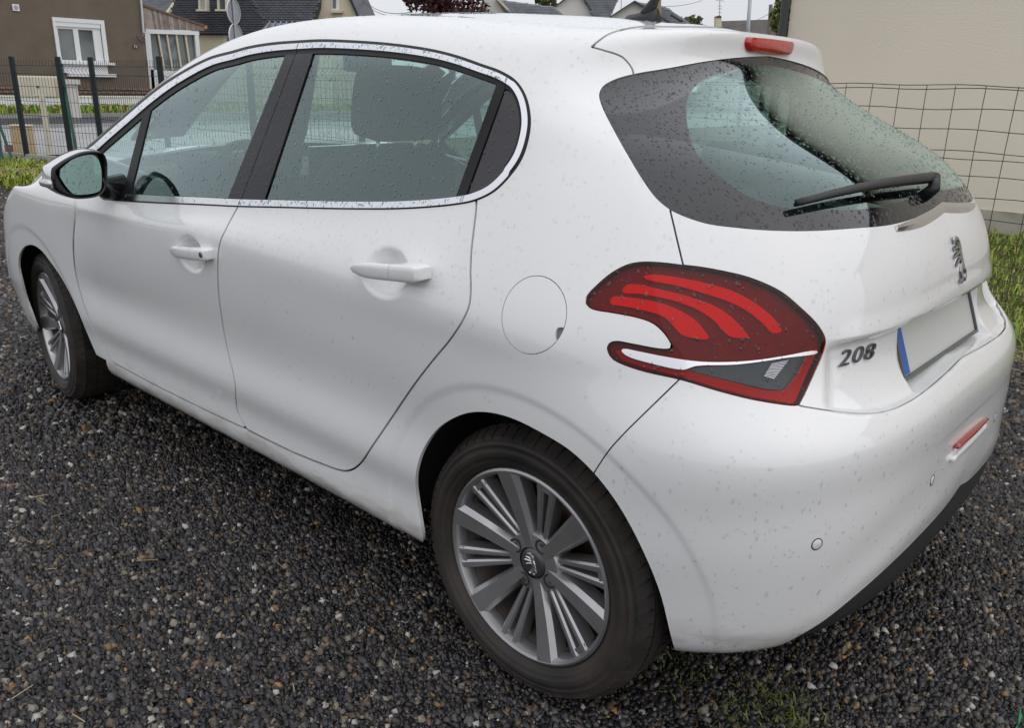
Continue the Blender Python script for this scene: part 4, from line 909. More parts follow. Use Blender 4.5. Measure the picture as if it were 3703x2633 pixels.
pad(MB(), (0.42, 0, 0.54), (0.46, 1.22, 0.16)).build('seat_cushion', FAB, rs, True); pad(MB(), (0.14, 0, 0.80), (0.14, 1.22, 0.52), rot=-0.35).build('backrest', FAB, rs, True)
for y in (0.34, -0.34, 0): pad(MB(), (0.05, y, 1.085), (0.08, 0.23, 0.12), rot=-0.2).build('headrest', FAB, rs, True)
MB().rbox((-0.20, 0, 0.94), (0.46, 1.02, 0.02), 0.005).build('parcel_shelf', FAB2, car)
dash = loft([[(x, y, z) for x, z in ((2.18, 0.60), (1.80, 0.62), (1.74, 0.80), (1.80, 0.925), (1.98, 0.965), (2.20, 0.955))] for y in np.linspace(-0.74, 0.74, 9)]).build('dashboard', FAB2, car)
MB().rbox((1.86, 0.37, 0.985), (0.16, 0.34, 0.07), 0.03, 0, 3).build('instrument_hood', FAB2, dash, True)
MB().rbox((1.775, -0.02, 0.965), (0.025, 0.20, 0.13), 0.008).build('touch_screen', mat('screen_black', (0.01, 0.012, 0.014), 0.1, coat=0.6), dash)
MB().tube([(1.765, 0.09, 0.90), (1.757, 0.09, 1.03), (1.757, -0.13, 1.03), (1.765, -0.13, 0.90), (1.765, 0.09, 0.90)], 0.005, 6).build('screen_surround', CHROME, dash)
sw = empty('steering_wheel', (0, 0, 0), 0, car); swc = Vector((1.66, 0.37, 0.90)); sax = Vector((-math.cos(0.42), 0, math.sin(0.42))); su = Vector((0, 1, 0)); sv = sax.cross(su)
MB().tube([swc+(su*math.cos(a)+sv*math.sin(a))*0.172 for a in np.linspace(0, 2*math.pi, 37)], 0.0145, 10, False).build('wheel_rim', FAB2, sw, True)
MB().tube([swc-sax*0.01, swc+sax*0.03], [0.075, 0.06], 20).build('hub', FAB2, sw, True)
for a in (0.15, math.pi-0.15, -math.pi/2): MB().tube([swc+(su*math.cos(a)+sv*math.sin(a))*0.05, swc+(su*math.cos(a)+sv*math.sin(a))*0.17], 0.015, 8).build('wheel_spoke', FAB2, sw, True)
MB().tube([swc, swc-sax*0.25], 0.03, 10).build('steering_column', FAB2, sw, True)
MB().rbox((1.50, 0, 1.335), (0.03, 0.21, 0.065), 0.015, 0, 3).build('interior_mirror', FAB2, car, True)
MB().rbox((1.40, 0, 0.60), (0.80, 0.18, 0.16), 0.03).build('centre_console', FAB2, car)
for s in (1, -1):
    m = MB().tube([(0.985, s*0.60, 1.36), (0.99, s*0.66, 1.15), (1.03, s*0.76, 0.90), (1.05, s*0.78, 0.5)], [0.03, 0.035, 0.05, 0.06], 10).build('pillar_lining', FAB2, car, True)
    MB().tube([(1.02, s*0.60, 1.27), (1.02, s*0.64, 1.05), (1.10, s*0.70, 0.7)], [0.018]*3, 4).build('seat_belt', mat('belt_black', (0.02, 0.02, 0.022), 0.8), car)

# ---- rain drops
WATER = glass_mat('rain_on_paint', (0.972, 0.975, 0.975), 1.8, 0.03); WATERG = glass_mat('rain_on_glass', (0.70, 0.75, 0.74), 1.5, 0.03); WATERB = mat('rain_on_black', (0.040, 0.041, 0.044), 0.08, spec=0.5)
def flipS(S): return Surf(S.V*np.array([1, -1, 1]), S.N*np.array([1, -1, 1]), S.F[:, ::-1])
def drops(name, S, n, rmin, rmax, parent, off, material=WATER, elong=0.35, mirror=True, dens=None, fl=0.42):
    tri = S.V[S.F]; A = np.linalg.norm(np.cross(tri[:, 1]-tri[:, 0], tri[:, 2]-tri[:, 0]), axis=1)
    if dens is not None: A = A*dens(tri.mean(1))
    k = rng.choice(len(A), n, p=A/A.sum()); a, b = rng.random(n), rng.random(n); f = a+b > 1; a[f], b[f] = 1-a[f], 1-b[f]
    P = tri[k, 0]*(1-a-b)[:, None]+tri[k, 1]*a[:, None]+tri[k, 2]*b[:, None]; N = S.N[S.F[k]].mean(1); N /= np.linalg.norm(N, axis=1, keepdims=True)
    dn = np.array([0, 0, -1.])-N*(-N[:, 2:3]); dn /= np.maximum(np.linalg.norm(dn, axis=1, keepdims=True), 1e-6); sd_ = np.cross(N, dn)
    r = rmin+(rmax-rmin)*rng.random(n)**2.6; e = 1+elong*rng.random(n)*np.linalg.norm(np.array([0, 0, -1.])-N*(-N[:, 2:3]), axis=1)*2
    P = P+N*off; V = []; n1 = 7; ang = np.linspace(0, 2*math.pi, n1, endpoint=False)
    wob = 1+0.22*rng.standard_normal((n, n1)).clip(-1.5, 1.5)
    for rho, h in ((1.0, -0.05), (0.72, 0.66*fl/0.66)):
        for i_, t in enumerate(ang): V.append(P+(sd_*(math.cos(t)*rho)+dn*(math.sin(t)*rho*e[:, None]))*(r*wob[:, i_])[:, None]+N*(r*h)[:, None])
    V.append(P+N*(r*fl*1.25)[:, None])
    m = 2*n1+1; V = np.stack(V, 1).reshape(-1, 3); F = []
    for i_ in range(n1):
        j = (i_+1) % n1; F += [(i_, j, n1+j), (i_, n1+j, n1+i_), (n1+i_, n1+j, 2*n1)]
    F = (np.array(F)[None]+(np.arange(n)*m)[:, None, None]).reshape(-1, 3)
    o = link(name, me_np(name, V, F[:, ::-1] if False else F), material, parent); o['kind'] = 'stuff'; return o
# rain on the car: dense on the glass, sparser on the paint
for S_ in (RG_FRIT, flipS(RG_FRIT)): drops('rain_drops', S_, 1500, 0.0010, 0.0036, tailgate, -0.003, WATERB, fl=0.24)
for S_ in (RG_CLEAR, flipS(RG_CLEAR)): drops('rain_drops', S_, 1500, 0.0011, 0.0036, tailgate, -0.003, WATERG, fl=0.34)
for S_, d_, n_ in ((between(INNER, A2, B1), fd[0], 700), (between(INNER, B2, Q1), rd[0], 1000)): drops('rain_drops', S_, n_, 0.0010, 0.0030, d_, -0.004, WATERG, elong=0.8)
for S_, d_, n_ in ((between(INNER, B1, BG), fd[0], 220), (between(INNER, BG, B2), rd[0], 260), (between(INNER, Q2, None), qws[0], 160)): drops('rain_drops', S_, n_, 0.0010, 0.0030, d_, 0.0 if d_ is not qws[0] else -0.004, WATERB, elong=0.6, fl=0.26)
for S_, d_, n_ in ((cut(TRIM, -pillar(*BG, TRIM)), fd[0], 300), (between(TRIM, BG, Q2), rd[0], 500)): drops('rain_drops', S_, n_, 0.0008, 0.0028, d_, 0.003, WATERG, elong=0.6)
def up(P): return 0.25+0.9*sstep(0.78, 0.95, P[:, 2])
drops('rain_drops', cut(shell, np.minimum(shell.V[:, 1]-0.02, 1.2-shell.V[:, 0])), 2400, 0.0009, 0.0029, car, 0.0, elong=0.6, dens=up)
drops('rain_drops', tgs, 800, 0.0008, 0.0024, tailgate, 0.0, elong=0.6); drops('rain_drops', bms, 800, 0.0009, 0.0029, bumper, 0.0, elong=0.8)
for P_, d_, n_ in ((FDc, fd[0], 500), (RDc, rd[0], 900)):
    S_ = cut(NOD, np.minimum(sd(P_, NOD.px())-6, (NOD.V[:, 1]-0.5)*900)); drops('rain_drops', S_, n_, 0.0008, 0.0024, d_, 0.0, elong=0.9, dens=lambda P: 0.12+sstep(0.82, 0.90, P[:, 2]))
drops('rain_drops', lampS, 260, 0.0011, 0.0034, lamps_[0], 0.001, WATERG, elong=0.6)

# ================================================================== GROUND
def sheet(name, x0, x1, y0, y1, z, material, nx=1, ny=1, kind='structure'):
    X, Y = np.meshgrid(np.linspace(x0, x1, nx+1), np.linspace(y0, y1, ny+1)); V = np.stack([X.ravel(), Y.ravel(), np.full(X.size, z)], 1)
    F = [(j*(nx+1)+i, j*(nx+1)+i+1, (j+1)*(nx+1)+i+1, (j+1)*(nx+1)+i) for j in range(ny) for i in range(nx)]
    o = link(name, me_np(name, V, F, None, False), material); o['kind'] = kind; return o
SOIL = mat('field_soil', (0.055, 0.055, 0.030), 0.95, noise=(0.6, 0.3, (0.085, 0.085, 0.035)), bump=(6, 0.5, 0.05))
def gravel_mat():
    m = mat('gravel_bed', (0.02, 0.02, 0.02), 0.7); nt = m.node_tree; b = nt.nodes['Principled BSDF']
    tcn = nt.nodes.new('ShaderNodeTexCoord'); v = nt.nodes.new('ShaderNodeTexVoronoi'); v.inputs['Scale'].default_value = 62; v.inputs['Randomness'].default_value = 1
    nt.links.new(tcn.outputs['Object'], v.inputs['Vector'])
    sep = nt.nodes.new('ShaderNodeSeparateColor'); nt.links.new(v.outputs['Color'], sep.inputs[0])
    r = nt.nodes.new('ShaderNodeValToRGB'); r.color_ramp.interpolation = 'CONSTANT'; els = r.color_ramp.elements
    els[0].position = 0; els[0].color = (0.010, 0.010, 0.012, 1); els[1].position = 0.35; els[1].color = (0.020, 0.019, 0.021, 1)
    for p, c in ((0.6, (0.035, 0.033, 0.032)), (0.78, (0.06, 0.055, 0.05)), (0.88, (0.10, 0.06, 0.03)), (0.94, (0.15, 0.14, 0.12))):
        e = els.new(p); e.color = (*c, 1)
    nt.links.new(sep.outputs[0], r.inputs['Fac'])
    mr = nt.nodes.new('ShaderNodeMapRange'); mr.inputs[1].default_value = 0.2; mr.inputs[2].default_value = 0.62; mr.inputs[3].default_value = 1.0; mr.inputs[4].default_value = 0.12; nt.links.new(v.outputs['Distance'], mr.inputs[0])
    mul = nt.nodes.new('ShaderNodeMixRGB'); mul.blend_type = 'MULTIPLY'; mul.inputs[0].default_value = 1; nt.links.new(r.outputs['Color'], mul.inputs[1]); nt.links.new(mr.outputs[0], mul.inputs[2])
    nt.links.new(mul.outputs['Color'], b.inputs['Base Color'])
    bp = nt.nodes.new('ShaderNodeBump'); bp.inputs['Distance'].default_value = 0.012; bp.inputs['Strength'].default_value = 0.9; bp.invert = True; nt.links.new(v.outputs['Distance'], bp.inputs['Height']); nt.links.new(bp.outputs['Normal'], b.inputs['Normal'])
    b.inputs['Roughness'].default_value = 0.5
    return m
sheet('ground', -300, 300, -300, 300, -0.012, SOIL)
sheet('gravel_drive', -12, 11.2, -2.75, 14, 0.0, gravel_mat())
CONC = mat('pale_concrete', (0.34, 0.34, 0.335), 0.8, noise=(1.2, 0.15), bump=(40, 0.2, 0.004)); ASPH = mat('wet_asphalt', (0.055, 0.057, 0.066), 0.45, noise=(2, 0.15), bump=(120, 0.3, 0.004))
sheet('near_pavement', 14.2, 22.0, -60, 30, 0.0, CONC); sheet('road', 22.0, 27.6, -120, 60, -0.004, ASPH); sheet('far_pavement', 27.6, 30.2, -120, 60, 0.0, CONC)
sheet('road_line', 22.4, 22.55, -120, 60, 0.001, mat('road_paint', (0.62, 0.62, 0.60), 0.6))
k1 = MB().box((22.05, -15, 0.035), (0.12, 90, 0.09)).build('near_kerb', CONC); k1['kind'] = 'structure'
k2 = MB().box((27.6, -30, 0.05), (0.14, 180, 0.13)).build('far_kerb', CONC); k2['kind'] = 'structure'

def fast_mesh(name, V, F, cols=None, smooth=False):
    me = bpy.data.meshes.new(name); V = np.asarray(V, np.float32); F = np.asarray(F, np.int32); k = F.shape[1]
    me.vertices.add(len(V)); me.vertices.foreach_set('co', V.ravel()); me.loops.add(F.size); me.loops.foreach_set('vertex_index', F.ravel())
    me.polygons.add(len(F)); me.polygons.foreach_set('loop_start', np.arange(0, F.size, k, dtype=np.int32)); me.polygons.foreach_set('loop_total', np.full(len(F), k, np.int32))
    if smooth: me.polygons.foreach_set('use_smooth', np.ones(len(F), dtype=bool))
    me.update(calc_edges=True)
    if cols is not None:
        at_ = me.color_attributes.new('tint', 'FLOAT_COLOR', 'POINT'); at_.data.foreach_set('color', np.concatenate([cols, np.ones((len(cols), 1))], 1).astype(np.float32).ravel())
    return me
def tint_mat(name, rough, spec=0.5, trans=0.0, two=False):
    m = bpy.data.materials.new(name); m.use_nodes = True; nt = m.node_tree; b = nt.nodes['Principled BSDF']; a = nt.nodes.new('ShaderNodeAttribute'); a.attribute_name = 'tint'
    nt.links.new(a.outputs['Color'], b.inputs['Base Color']); b.inputs['Roughness'].default_value = rough; b.inputs['Specular IOR Level'].default_value = spec
    MATS[name] = m; return m
STONE = tint_mat('wet_stone', 0.33, 0.45); LEAFM = tint_mat('leaf_green', 0.55, 0.35)
_ico = None
def ico():
    t = (1+5**0.5)/2; V = np.array([(-1,t,0),(1,t,0),(-1,-t,0),(1,-t,0),(0,-1,t),(0,1,t),(0,-1,-t),(0,1,-t),(t,0,-1),(t,0,1),(-t,0,-1),(-t,0,1)], float); V /= np.linalg.norm(V[0])
    F = np.array([(0,11,5),(0,5,1),(0,1,7),(0,7,10),(0,10,11),(1,5,9),(5,11,4),(11,10,2),(10,7,6),(7,1,8),(3,9,4),(3,4,2),(3,2,6),(3,6,8),(3,8,9),(4,9,5),(2,4,11),(6,2,10),(8,6,7),(9,8,1)])
    return V, F
def stone_colors(n):
    c = np.zeros((n, 3)); u = rng.random(n); b = rng.random((n, 1))
    c[:] = np.array([0.013, 0.012, 0.0135])*(0.5+1.3*b)
    m = u > 0.38; c[m] = np.array([0.034, 0.030, 0.032])*(0.6+0.9*b[m])
    m = u > 0.66; c[m] = np.array([0.072, 0.066, 0.064])*(0.6+0.9*b[m])
    m = u > 0.79; c[m] = np.array([0.090, 0.062, 0.042])*(0.6+0.9*b[m])
    m = u > 0.90; c[m] = np.array([0.19, 0.165, 0.13])*(0.6+0.7*b[m])
    m = u > 0.965; c[m] = np.array([0.24, 0.14, 0.055])*(0.6+0.8*b[m])
    m = u > 0.98; c[m] = np.array([0.40, 0.385, 0.35])*(0.8+0.4*b[m])
    return c
def scatter_gravel(d0, d1, step, r0, r1, box):
    x = np.arange(box[0], box[1], step); y = np.arange(box[2], box[3], step); X, Y = np.meshgrid(x, y); P = np.stack([X.ravel(), Y.ravel(), np.zeros(X.size)], 1)
    P[:, :2] += (rng.random((len(P), 2))-0.5)*step*1.3
    px = project(P); dep = (P-CAM) @ _f; m = (dep > d0) & (dep < d1) & (px[:, 0] > -500) & (px[:, 0] < PW+500) & (px[:, 1] < PH+350)
    m &= ~((np.abs(P[:, 1]) < 0.35) & (P[:, 0] > -0.2) & (P[:, 0] < 2.9)); P = P[m]; n = len(P)
    r = r0+(r1-r0)*rng.random(n)**3.2
    # angular chipping: six-cornered foot, three-cornered tilted top
    th = (np.arange(6)/6*2*math.pi)[None]+0.5*(rng.random((n, 6))-0.5)+rng.random((n, 1))*6.3; rad = 0.66+0.62*rng.random((n, 6)); an = 0.62+0.38*rng.random((n, 1)); sp = rng.random((n, 1))*6.3
    def ring_(th, rad):
        x, y = np.cos(th)*rad, np.sin(th)*rad*an; return x*np.cos(sp)-y*np.sin(sp), x*np.sin(sp)+y*np.cos(sp)
    x0, y0 = ring_(th, rad); t3 = (np.arange(3)/3*2*math.pi)[None]+0.9*(rng.random((n, 3))-0.5)+rng.random((n, 1))*6.3; x1, y1 = ring_(t3, 0.55+0.42*rng.random((n, 3)))
    hgt = (0.30+0.45*rng.random((n, 1))); tl = (rng.random((n, 2))-0.5)*1.1; z1 = hgt+tl[:, :1]*x1+tl[:, 1:]*y1+0.12*(rng.random((n, 3))-0.5); z0 = -0.25+0.3*tl[:, :1]*x0+0.3*tl[:, 1:]*y0
    V = np.stack([np.concatenate([x0, x1], 1), np.concatenate([y0, y1], 1), np.concatenate([z0, z1], 1)], 2)*r[:, None, None]+P[:, None]; V[..., 2] += (r*(0.05+0.45*rng.random(n)))[:, None]
    # join the two rings by angle
    a1 = np.argsort(np.mod(t3, 2*math.pi), 1); a0 = np.argsort(np.mod(th, 2*math.pi), 1); ii = np.arange(n)[:, None]
    o0 = a0; o1 = a1+6; base = 9*np.arange(n)[:, None]
    F = []
    for k in range(3):
        p0, p1, p2 = o0[:, 2*k], o0[:, (2*k+1) % 6], o0[:, (2*k+2) % 6]; q0, q1 = o1[:, k], o1[:, (k+1) % 3]
        F += [np.stack([p0, p1, q0], 1), np.stack([p1, q1, q0], 1), np.stack([p1, p2, q1], 1)]
    F.append(np.stack([o1[:, 0], o1[:, 1], o1[:, 2]], 1))
    F = np.concatenate([f+base for f in F])
    return V.reshape(-1, 3), F, np.repeat(stone_colors(n), 9, 0)
parts_ = [scatter_gravel(0.8, 3.1, 0.0084, 0.0043, 0.0125, (-2.6, 3.6, -1.9, 2.6)), scatter_gravel(3.0, 5.4, 0.0145, 0.0075, 0.0185, (-1.5, 6.0, -2.7, 2.9)), scatter_gravel(5.3, 11.5, 0.030, 0.015, 0.027, (-2.0, 11.2, -2.7, 2.9))]
off_ = 0; Vs, Fs, Cs = [], [], []
for v, f, c in parts_: Vs.append(v); Fs.append(f+off_); Cs.append(c); off_ += len(v)
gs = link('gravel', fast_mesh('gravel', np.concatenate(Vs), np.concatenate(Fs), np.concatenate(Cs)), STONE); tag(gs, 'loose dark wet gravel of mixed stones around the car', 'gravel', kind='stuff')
# grass, straw and weeds
def blades(name, P, h0, h1, w, cols, lean=0.5, label=None, cat='grass', material=None):
    n = len(P); a = rng.random(n)*2*math.pi; h = h0+(h1-h0)*rng.random(n)**1.5; l = lean*(0.3+rng.random(n))
    d = np.stack([np.cos(a), np.sin(a), 0*a], 1); s = np.stack([-np.sin(a), np.cos(a), 0*a], 1)*w*(0.6+0.8*rng.random(n))[:, None]; up_ = np.array([0, 0, 1.])
    m1 = P+d*(h*l*0.35)[:, None]+up_*(h*0.6)[:, None]; tip = P+d*(h*l)[:, None]+up_*(h*(1-0.35*l))[:, None]
    V = np.stack([P-s, P+s, m1+s*0.75, m1-s*0.75, tip], 1).reshape(-1, 3); F = (np.array([(0, 1, 2), (0, 2, 3), (3, 2, 4)])[None]+5*np.arange(n)[:, None, None]).reshape(-1, 3)
    cc = cols[rng.integers(0, len(cols), n)]*(0.65+0.7*rng.random((n, 1))); o = link(name, fast_mesh(name, V, F, np.repeat(cc, 5, 0)), material or LEAFM); o['kind'] = 'stuff'
    if label: tag(o, label, cat)
    return o
GREENS = np.array([(0.20, 0.32, 0.03), (0.28, 0.37, 0.04), (0.14, 0.26, 0.025), (0.36, 0.37, 0.07), (0.38, 0.33, 0.13)])
def rect(n, x0, x1, y0, y1): return np.stack([x0+(x1-x0)*rng.random(n), y0+(y1-y0)*rng.random(n), np.full(n, -0.01)], 1)
sheet('lawn_soil', -12, 13.5, -7.3, -2.75, -0.004, mat('lawn_soil', (0.045, 0.055, 0.018), 0.95, noise=(3, 0.4, (0.09, 0.085, 0.03)), bump=(30, 0.6, 0.02)))
pr = rect(26000, -2.2, 4.0, -7.15, -2.75); pr = pr[(pr[:, 1] < -3.0+0.25*rng.random(len(pr))) | (rng.random(len(pr)) < 0.35)]
blades('lawn', pr, 0.03, 0.11, 0.0045, GREENS, 0.8, 'mown green grass strip between gravel and cream wall', 'lawn')
pr2 = rect(9000, 4.0, 13.0, -7.1, -2.75); blades('back_lawn', pr2, 0.04, 0.14, 0.008, GREENS, 0.8, 'rougher green grass beyond the bonnet along the fence', 'lawn')
sheet('verge_soil', 9.6, 14.2, -2.74, 8.0, 0.004, mat('lawn_soil'))
pl_ = rect(26000, 9.3, 13.9, -2.74, 1.2); pl_ = pl_[(pl_[:, 0] > 9.7+0.8*rng.random(len(pl_)))]
blades('verge_grass', pl_, 0.05, 0.20, 0.011, np.concatenate([GREENS, [(0.30, 0.29, 0.04), (0.24, 0.27, 0.03), (0.28, 0.25, 0.06)]]), 0.7, 'yellowish weedy grass in front of the green mesh fence', 'grass')
blades('roadside_grass', rect(9000, 30.2, 32.2, -24, -3), 0.10, 0.40, 0.03, GREENS, 0.6, 'long grass strip under the white garden wall', 'grass')
STRAW = np.array([(0.42, 0.33, 0.18), (0.36, 0.27, 0.13), (0.30, 0.20, 0.10)])
def straw(n, x0, x1, y0, y1, L0, L1, label, nm):
    P = rect(n, x0, x1, y0, y1); a = rng.random(n)*math.pi; L = L0+(L1-L0)*rng.random(n); d = np.stack([np.cos(a), np.sin(a), 0.12*(rng.random(n)-0.5)], 1)*L[:, None]/2; P[:, 2] = 0.013+0.006*rng.random(n); w = np.stack([-np.sin(a), np.cos(a), 0*a], 1)*0.0011
    u_ = np.array([0, 0, 0.0014]); V = np.stack([P-d-w, P+d-w, P+d+w, P-d+w, P-d+u_, P+d+u_], 1).reshape(-1, 3)
    F = (np.array([(0, 1, 5), (0, 5, 4), (3, 4, 5), (3, 5, 2)])[None]+6*np.arange(n)[:, None, None]).reshape(-1, 3); o = link(nm, fast_mesh(nm, V, F, np.repeat(STRAW[rng.integers(0, 3, n)], 6, 0)), LEAFM); tag(o, label, 'straw', kind='stuff')
straw(90, -1.2, 3.0, 0.8, 2.2, 0.02, 0.06, 'scattered dry straws lying on the gravel', 'straw'); straw(500, -0.9, 1.5, -3.0, -2.2, 0.04, 0.16, 'dry straw edge between gravel and lawn', 'straw_edge')
WEED = np.array([(0.10, 0.135, 0.03), (0.14, 0.15, 0.035), (0.075, 0.10, 0.025)])
for (wx, wy, n_, sp, lab) in ((2830, 2570, 240, 0.045, 'low green weed tuft in gravel beside the rear bumper'), (2660, 2600, 70, 0.04, 'small sparse weed left of the larger tuft'), (2455, 2440, 90, 0.05, 'thin weed growing behind the rear tyre')):
    c = at(wx, wy, 2, 0.0); P = np.stack([c[0]+sp*rng.standard_normal(n_), c[1]+sp*rng.standard_normal(n_), np.full(n_, 0.004)], 1); o = blades('weed', P, 0.008, 0.024, 0.0020, WEED, 1.2, lab, 'weed'); o['group'] = 'weeds in the gravel'
gp_ = [at(3672, 2640, 2, 0.004), at(3690, 2600, 2, 0.012), at(3686, 2575, 2, 0.016), at(3694, 2588, 2, 0.014), at(3684, 2610, 2, 0.010), at(3690, 2570, 2, 0.02)]
tag(MB().tube([tuple(p) for p in crom(gp_, 5, False)], 0.0016, 6).build('plastic_string', mat('green_string', (0.02, 0.24, 0.10), 0.4), None, True), 'short green plastic string lying on the gravel', 'string')

# ================================================================== SURROUNDINGS
class Plane:
    """a wall or roof plane through p0 with normal n (towards the viewer); maps pixels of the photograph to places on it"""
    def __init__(s, p0, n): s.p = np.array(p0, float); s.n = np.array(n, float)/np.linalg.norm(n)
    def pt(s, px, py, d=0.0):
        r = ray(px, py); t = ((s.p+s.n*d-CAM) @ s.n)/(r @ s.n); return CAM+r*t
    def slab(s, m, poly, d0, d1):
        """outline drawn on the plane, extruded along its normal from d0 to d1 (d1 nearer the viewer)"""
        q = [s.pt(*p) for p in poly]; n = len(q); V = [p+s.n*d0 for p in q]+[p+s.n*d1 for p in q]
        return m.add(V, [tuple(range(n-1, -1, -1)), tuple(range(n, 2*n))]+[(i, (i+1) % n, n+(i+1) % n, n+i) for i in range(n)])
    def bar(s, m, a, b, w, d0, d1):
        """straight bar of pixel width w between two pixels"""
        a, b = np.array(a, float), np.array(b, float); t = (b-a)/np.linalg.norm(b-a); o = np.array([-t[1], t[0]])*w/2
        return s.slab(m, [a+o, b+o, b-o, a-o], d0, d1)
HEAD = np.array([_f[0], _f[1], 0.0]); HEAD /= np.linalg.norm(HEAD)
def facing(depth, tilt=0.0, px=1850, py=200): return Plane(at_depth(px, py, depth), -HEAD*math.cos(tilt)+np.array([0, 0, math.sin(tilt)]))
WHITE = mat('white_pvc', (0.74, 0.75, 0.76), 0.4); BROWN = mat('brown_render', (0.150, 0.122, 0.093), 0.95, noise=(1.5, 0.10), bump=(60, 0.5, 0.02)); CREAM = mat('cream_render', (0.62, 0.56, 0.43), 0.9, noise=(1.0, 0.05), bump=(50, 0.3, 0.01))
PANE = mat('window_pane', (0.12, 0.135, 0.135), 0.06, spec=0.6, noise=(0.7, 0.4)); SLATE = mat('dark_slate', (0.030, 0.034, 0.045), 0.5, noise=(3, 0.25)); SLATEL = mat('grey_slate', (0.17, 0.18, 0.20), 0.45, noise=(2, 0.2))
PALE = mat('pale_render', (0.62, 0.60, 0.56), 0.9, noise=(1, 0.04))
def slates(pl, poly, row_px, col_px, material, parent, name='slates', d=0.0):
    """courses of slates inside an outline drawn on a roof plane: one thin tilted piece each, joined"""
    poly = np.array(poly, float); m = MB(); y = poly[:, 1].min(); k = 0
    while y < poly[:, 1].max():
        x = poly[:, 0].min()-(k % 2)*col_px/2
        while x < poly[:, 0].max():
            c = np.array([[x+col_px/2, y+row_px/2]])
            if inside(poly, c)[0]:
                g = 0.5; q = [(x+g, y), (x+col_px-g, y), (x+col_px-g, y+row_px*1.0), (x+g, y+row_px*1.0)]
                th = rng.random()*0.012; V = [pl.pt(*q[0], d+0.012), pl.pt(*q[1], d+0.012), pl.pt(*q[2], d+0.045+th), pl.pt(*q[3], d+0.045+th), pl.pt(*q[2], d), pl.pt(*q[3], d)]
                m.add(V, [(0, 1, 2, 3), (3, 2, 4, 5)])
            x += col_px
        y += row_px; k += 1
    o = m.build(name, material, parent); o['kind'] = 'stuff'; return o

# -- brown rendered house on the left
PX = Plane((34.0, 0, 0), (-1, 0, 0)); h = empty('brown_house', PX.pt(250, 380)*np.array([1, 1, 0])); tag(h, 'brown rendered house with white window and vent, far left', 'house')
def hb(nm, m, material, parent, root=h, smooth=False):
    o = m.build(nm, material, None, smooth); o.parent = parent
    anc = parent
    o.matrix_parent_inverse = Matrix.Translation(-root.location) if parent is root else Matrix.Identity(4)
    return o
WOUT = [(183, 60), (372, 72), (394, 222), (212, 222)]
wl_ = MB(); topy = -420
cs = [PX.pt(-420, 330), PX.pt(541, 330)]; yl, yr_ = cs[0][1], PX.pt(520, 150)[1]
wq = [PX.pt(*p) for p in WOUT]; wy0, wy1 = wq[0][1], wq[1][1]; wz0, wz1 = wq[3][2], wq[0][2]; wy0b, wy1b = wq[3][1], wq[2][1]
wyl, wyr = (wy0+wy0b)/2, (wy1+wy1b)/2
for (a, b, z0, z1) in ((yl, wyl, 0, 9), (wyr, yr_, 0, 9), (wyl, wyr, 0, wz0), (wyl, wyr, wz1, 9)): wl_.box((34.15, (a+b)/2, (z0+z1)/2), (0.3, abs(a-b), z1-z0))
wl_.box((38.2, yr_+0.15, 4.5), (7.8, 0.3, 9)).box((42, (yl+yr_)/2, 4.5), (0.3, abs(yl-yr_), 9))
hb('wall', wl_, BROWN, h)
hb('roof', MB().box((38, (yl+yr_)/2, 9.2), (9, abs(yl-yr_)+0.8, 0.4)), SLATE, h)
def wbox(m, x, y0, y1, z0, z1, d): return m.box((x, (y0+y1)/2, (z0+z1)/2), (d, abs(y0-y1), z1-z0))
W_, H_ = wyl-wyr, wz1-wz0
wf = MB()
t_ = 0.14
wbox(wf, 33.98, wyl, wyl-t_*0.6, wz0, wz1, 0.08); wbox(wf, 33.98, wyr+t_, wyr, wz0, wz1, 0.08); wbox(wf, 33.98, wyl-t_*0.6, wyr+t_, wz1-t_, wz1, 0.08)
win = hb('window', wf, WHITE, h)
sf = MB(); yi0, yi1 = wyl-t_*0.6, wyr+t_+0.22
for (a, b) in ((yi0, yi0-0.08), ((yi0+yi1)/2+0.09, (yi0+yi1)/2-0.09), (yi1+0.09, yi1-0.2)): wbox(sf, 34.06, a, b, wz0, wz1-0.30, 0.07)
wbox(sf, 34.062, yi0, yi1, wz0, wz0+0.07, 0.064); wbox(sf, 34.062, yi0, yi1, wz1-0.38, wz1-0.30, 0.064)
hb('sash', sf, WHITE, win); hb('shutter_box', wbox(MB(), 34.02, yi0, yi1-0.2, wz1-0.30, wz1-t_, 0.11), WHITE, win)
for (a, b) in ((yi0-0.08, (yi0+yi1)/2+0.09), ((yi0+yi1)/2-0.09, yi1+0.09)): hb('pane', wbox(MB(), 34.09, a, b, wz0+0.07, wz1-0.38, 0.02), PANE, win)
hb('window_shelf', wbox(MB(), 33.88, wyl+0.12, wyr-0.14, wz0-0.07, wz0+0.02, 0.28), WHITE, win)
sl = MB(); s0, s1 = PX.pt(215, 262), PX.pt(412, 264); wbox(sl, 33.97, wyl-0.15, wyr+0.1, s0[2], wz0-0.07, 0.10); wbox(sl, 33.90, wyl-0.25, s1[1], s0[2]-0.12, s0[2], 0.22); hb('sill', sl, WHITE, win)
vc = PX.pt(56, 26); hb('wall_vent', MB().box((33.97, vc[1], vc[2]), (0.05, 0.22, 0.22)), WHITE, h); hb('vent_grille', MB().lathe([(0.001, 33.935), (0.075, 33.935), (0.08, 33.95)], 20, 'X', (0, vc[1], vc[2])), mat('vent_grey', (0.35, 0.36, 0.38), 0.6), h)
dp = MB(); a, b = PX.pt(504, -20), PX.pt(515, 117); dp.tube([(33.9, a[1], 8.5), (33.9, a[1], a[2]), (33.9, b[1], b[2])], 0.045, 10); hb('downpipe', dp, mat('zinc', (0.55, 0.56, 0.57), 0.4, metal=0.4), h)
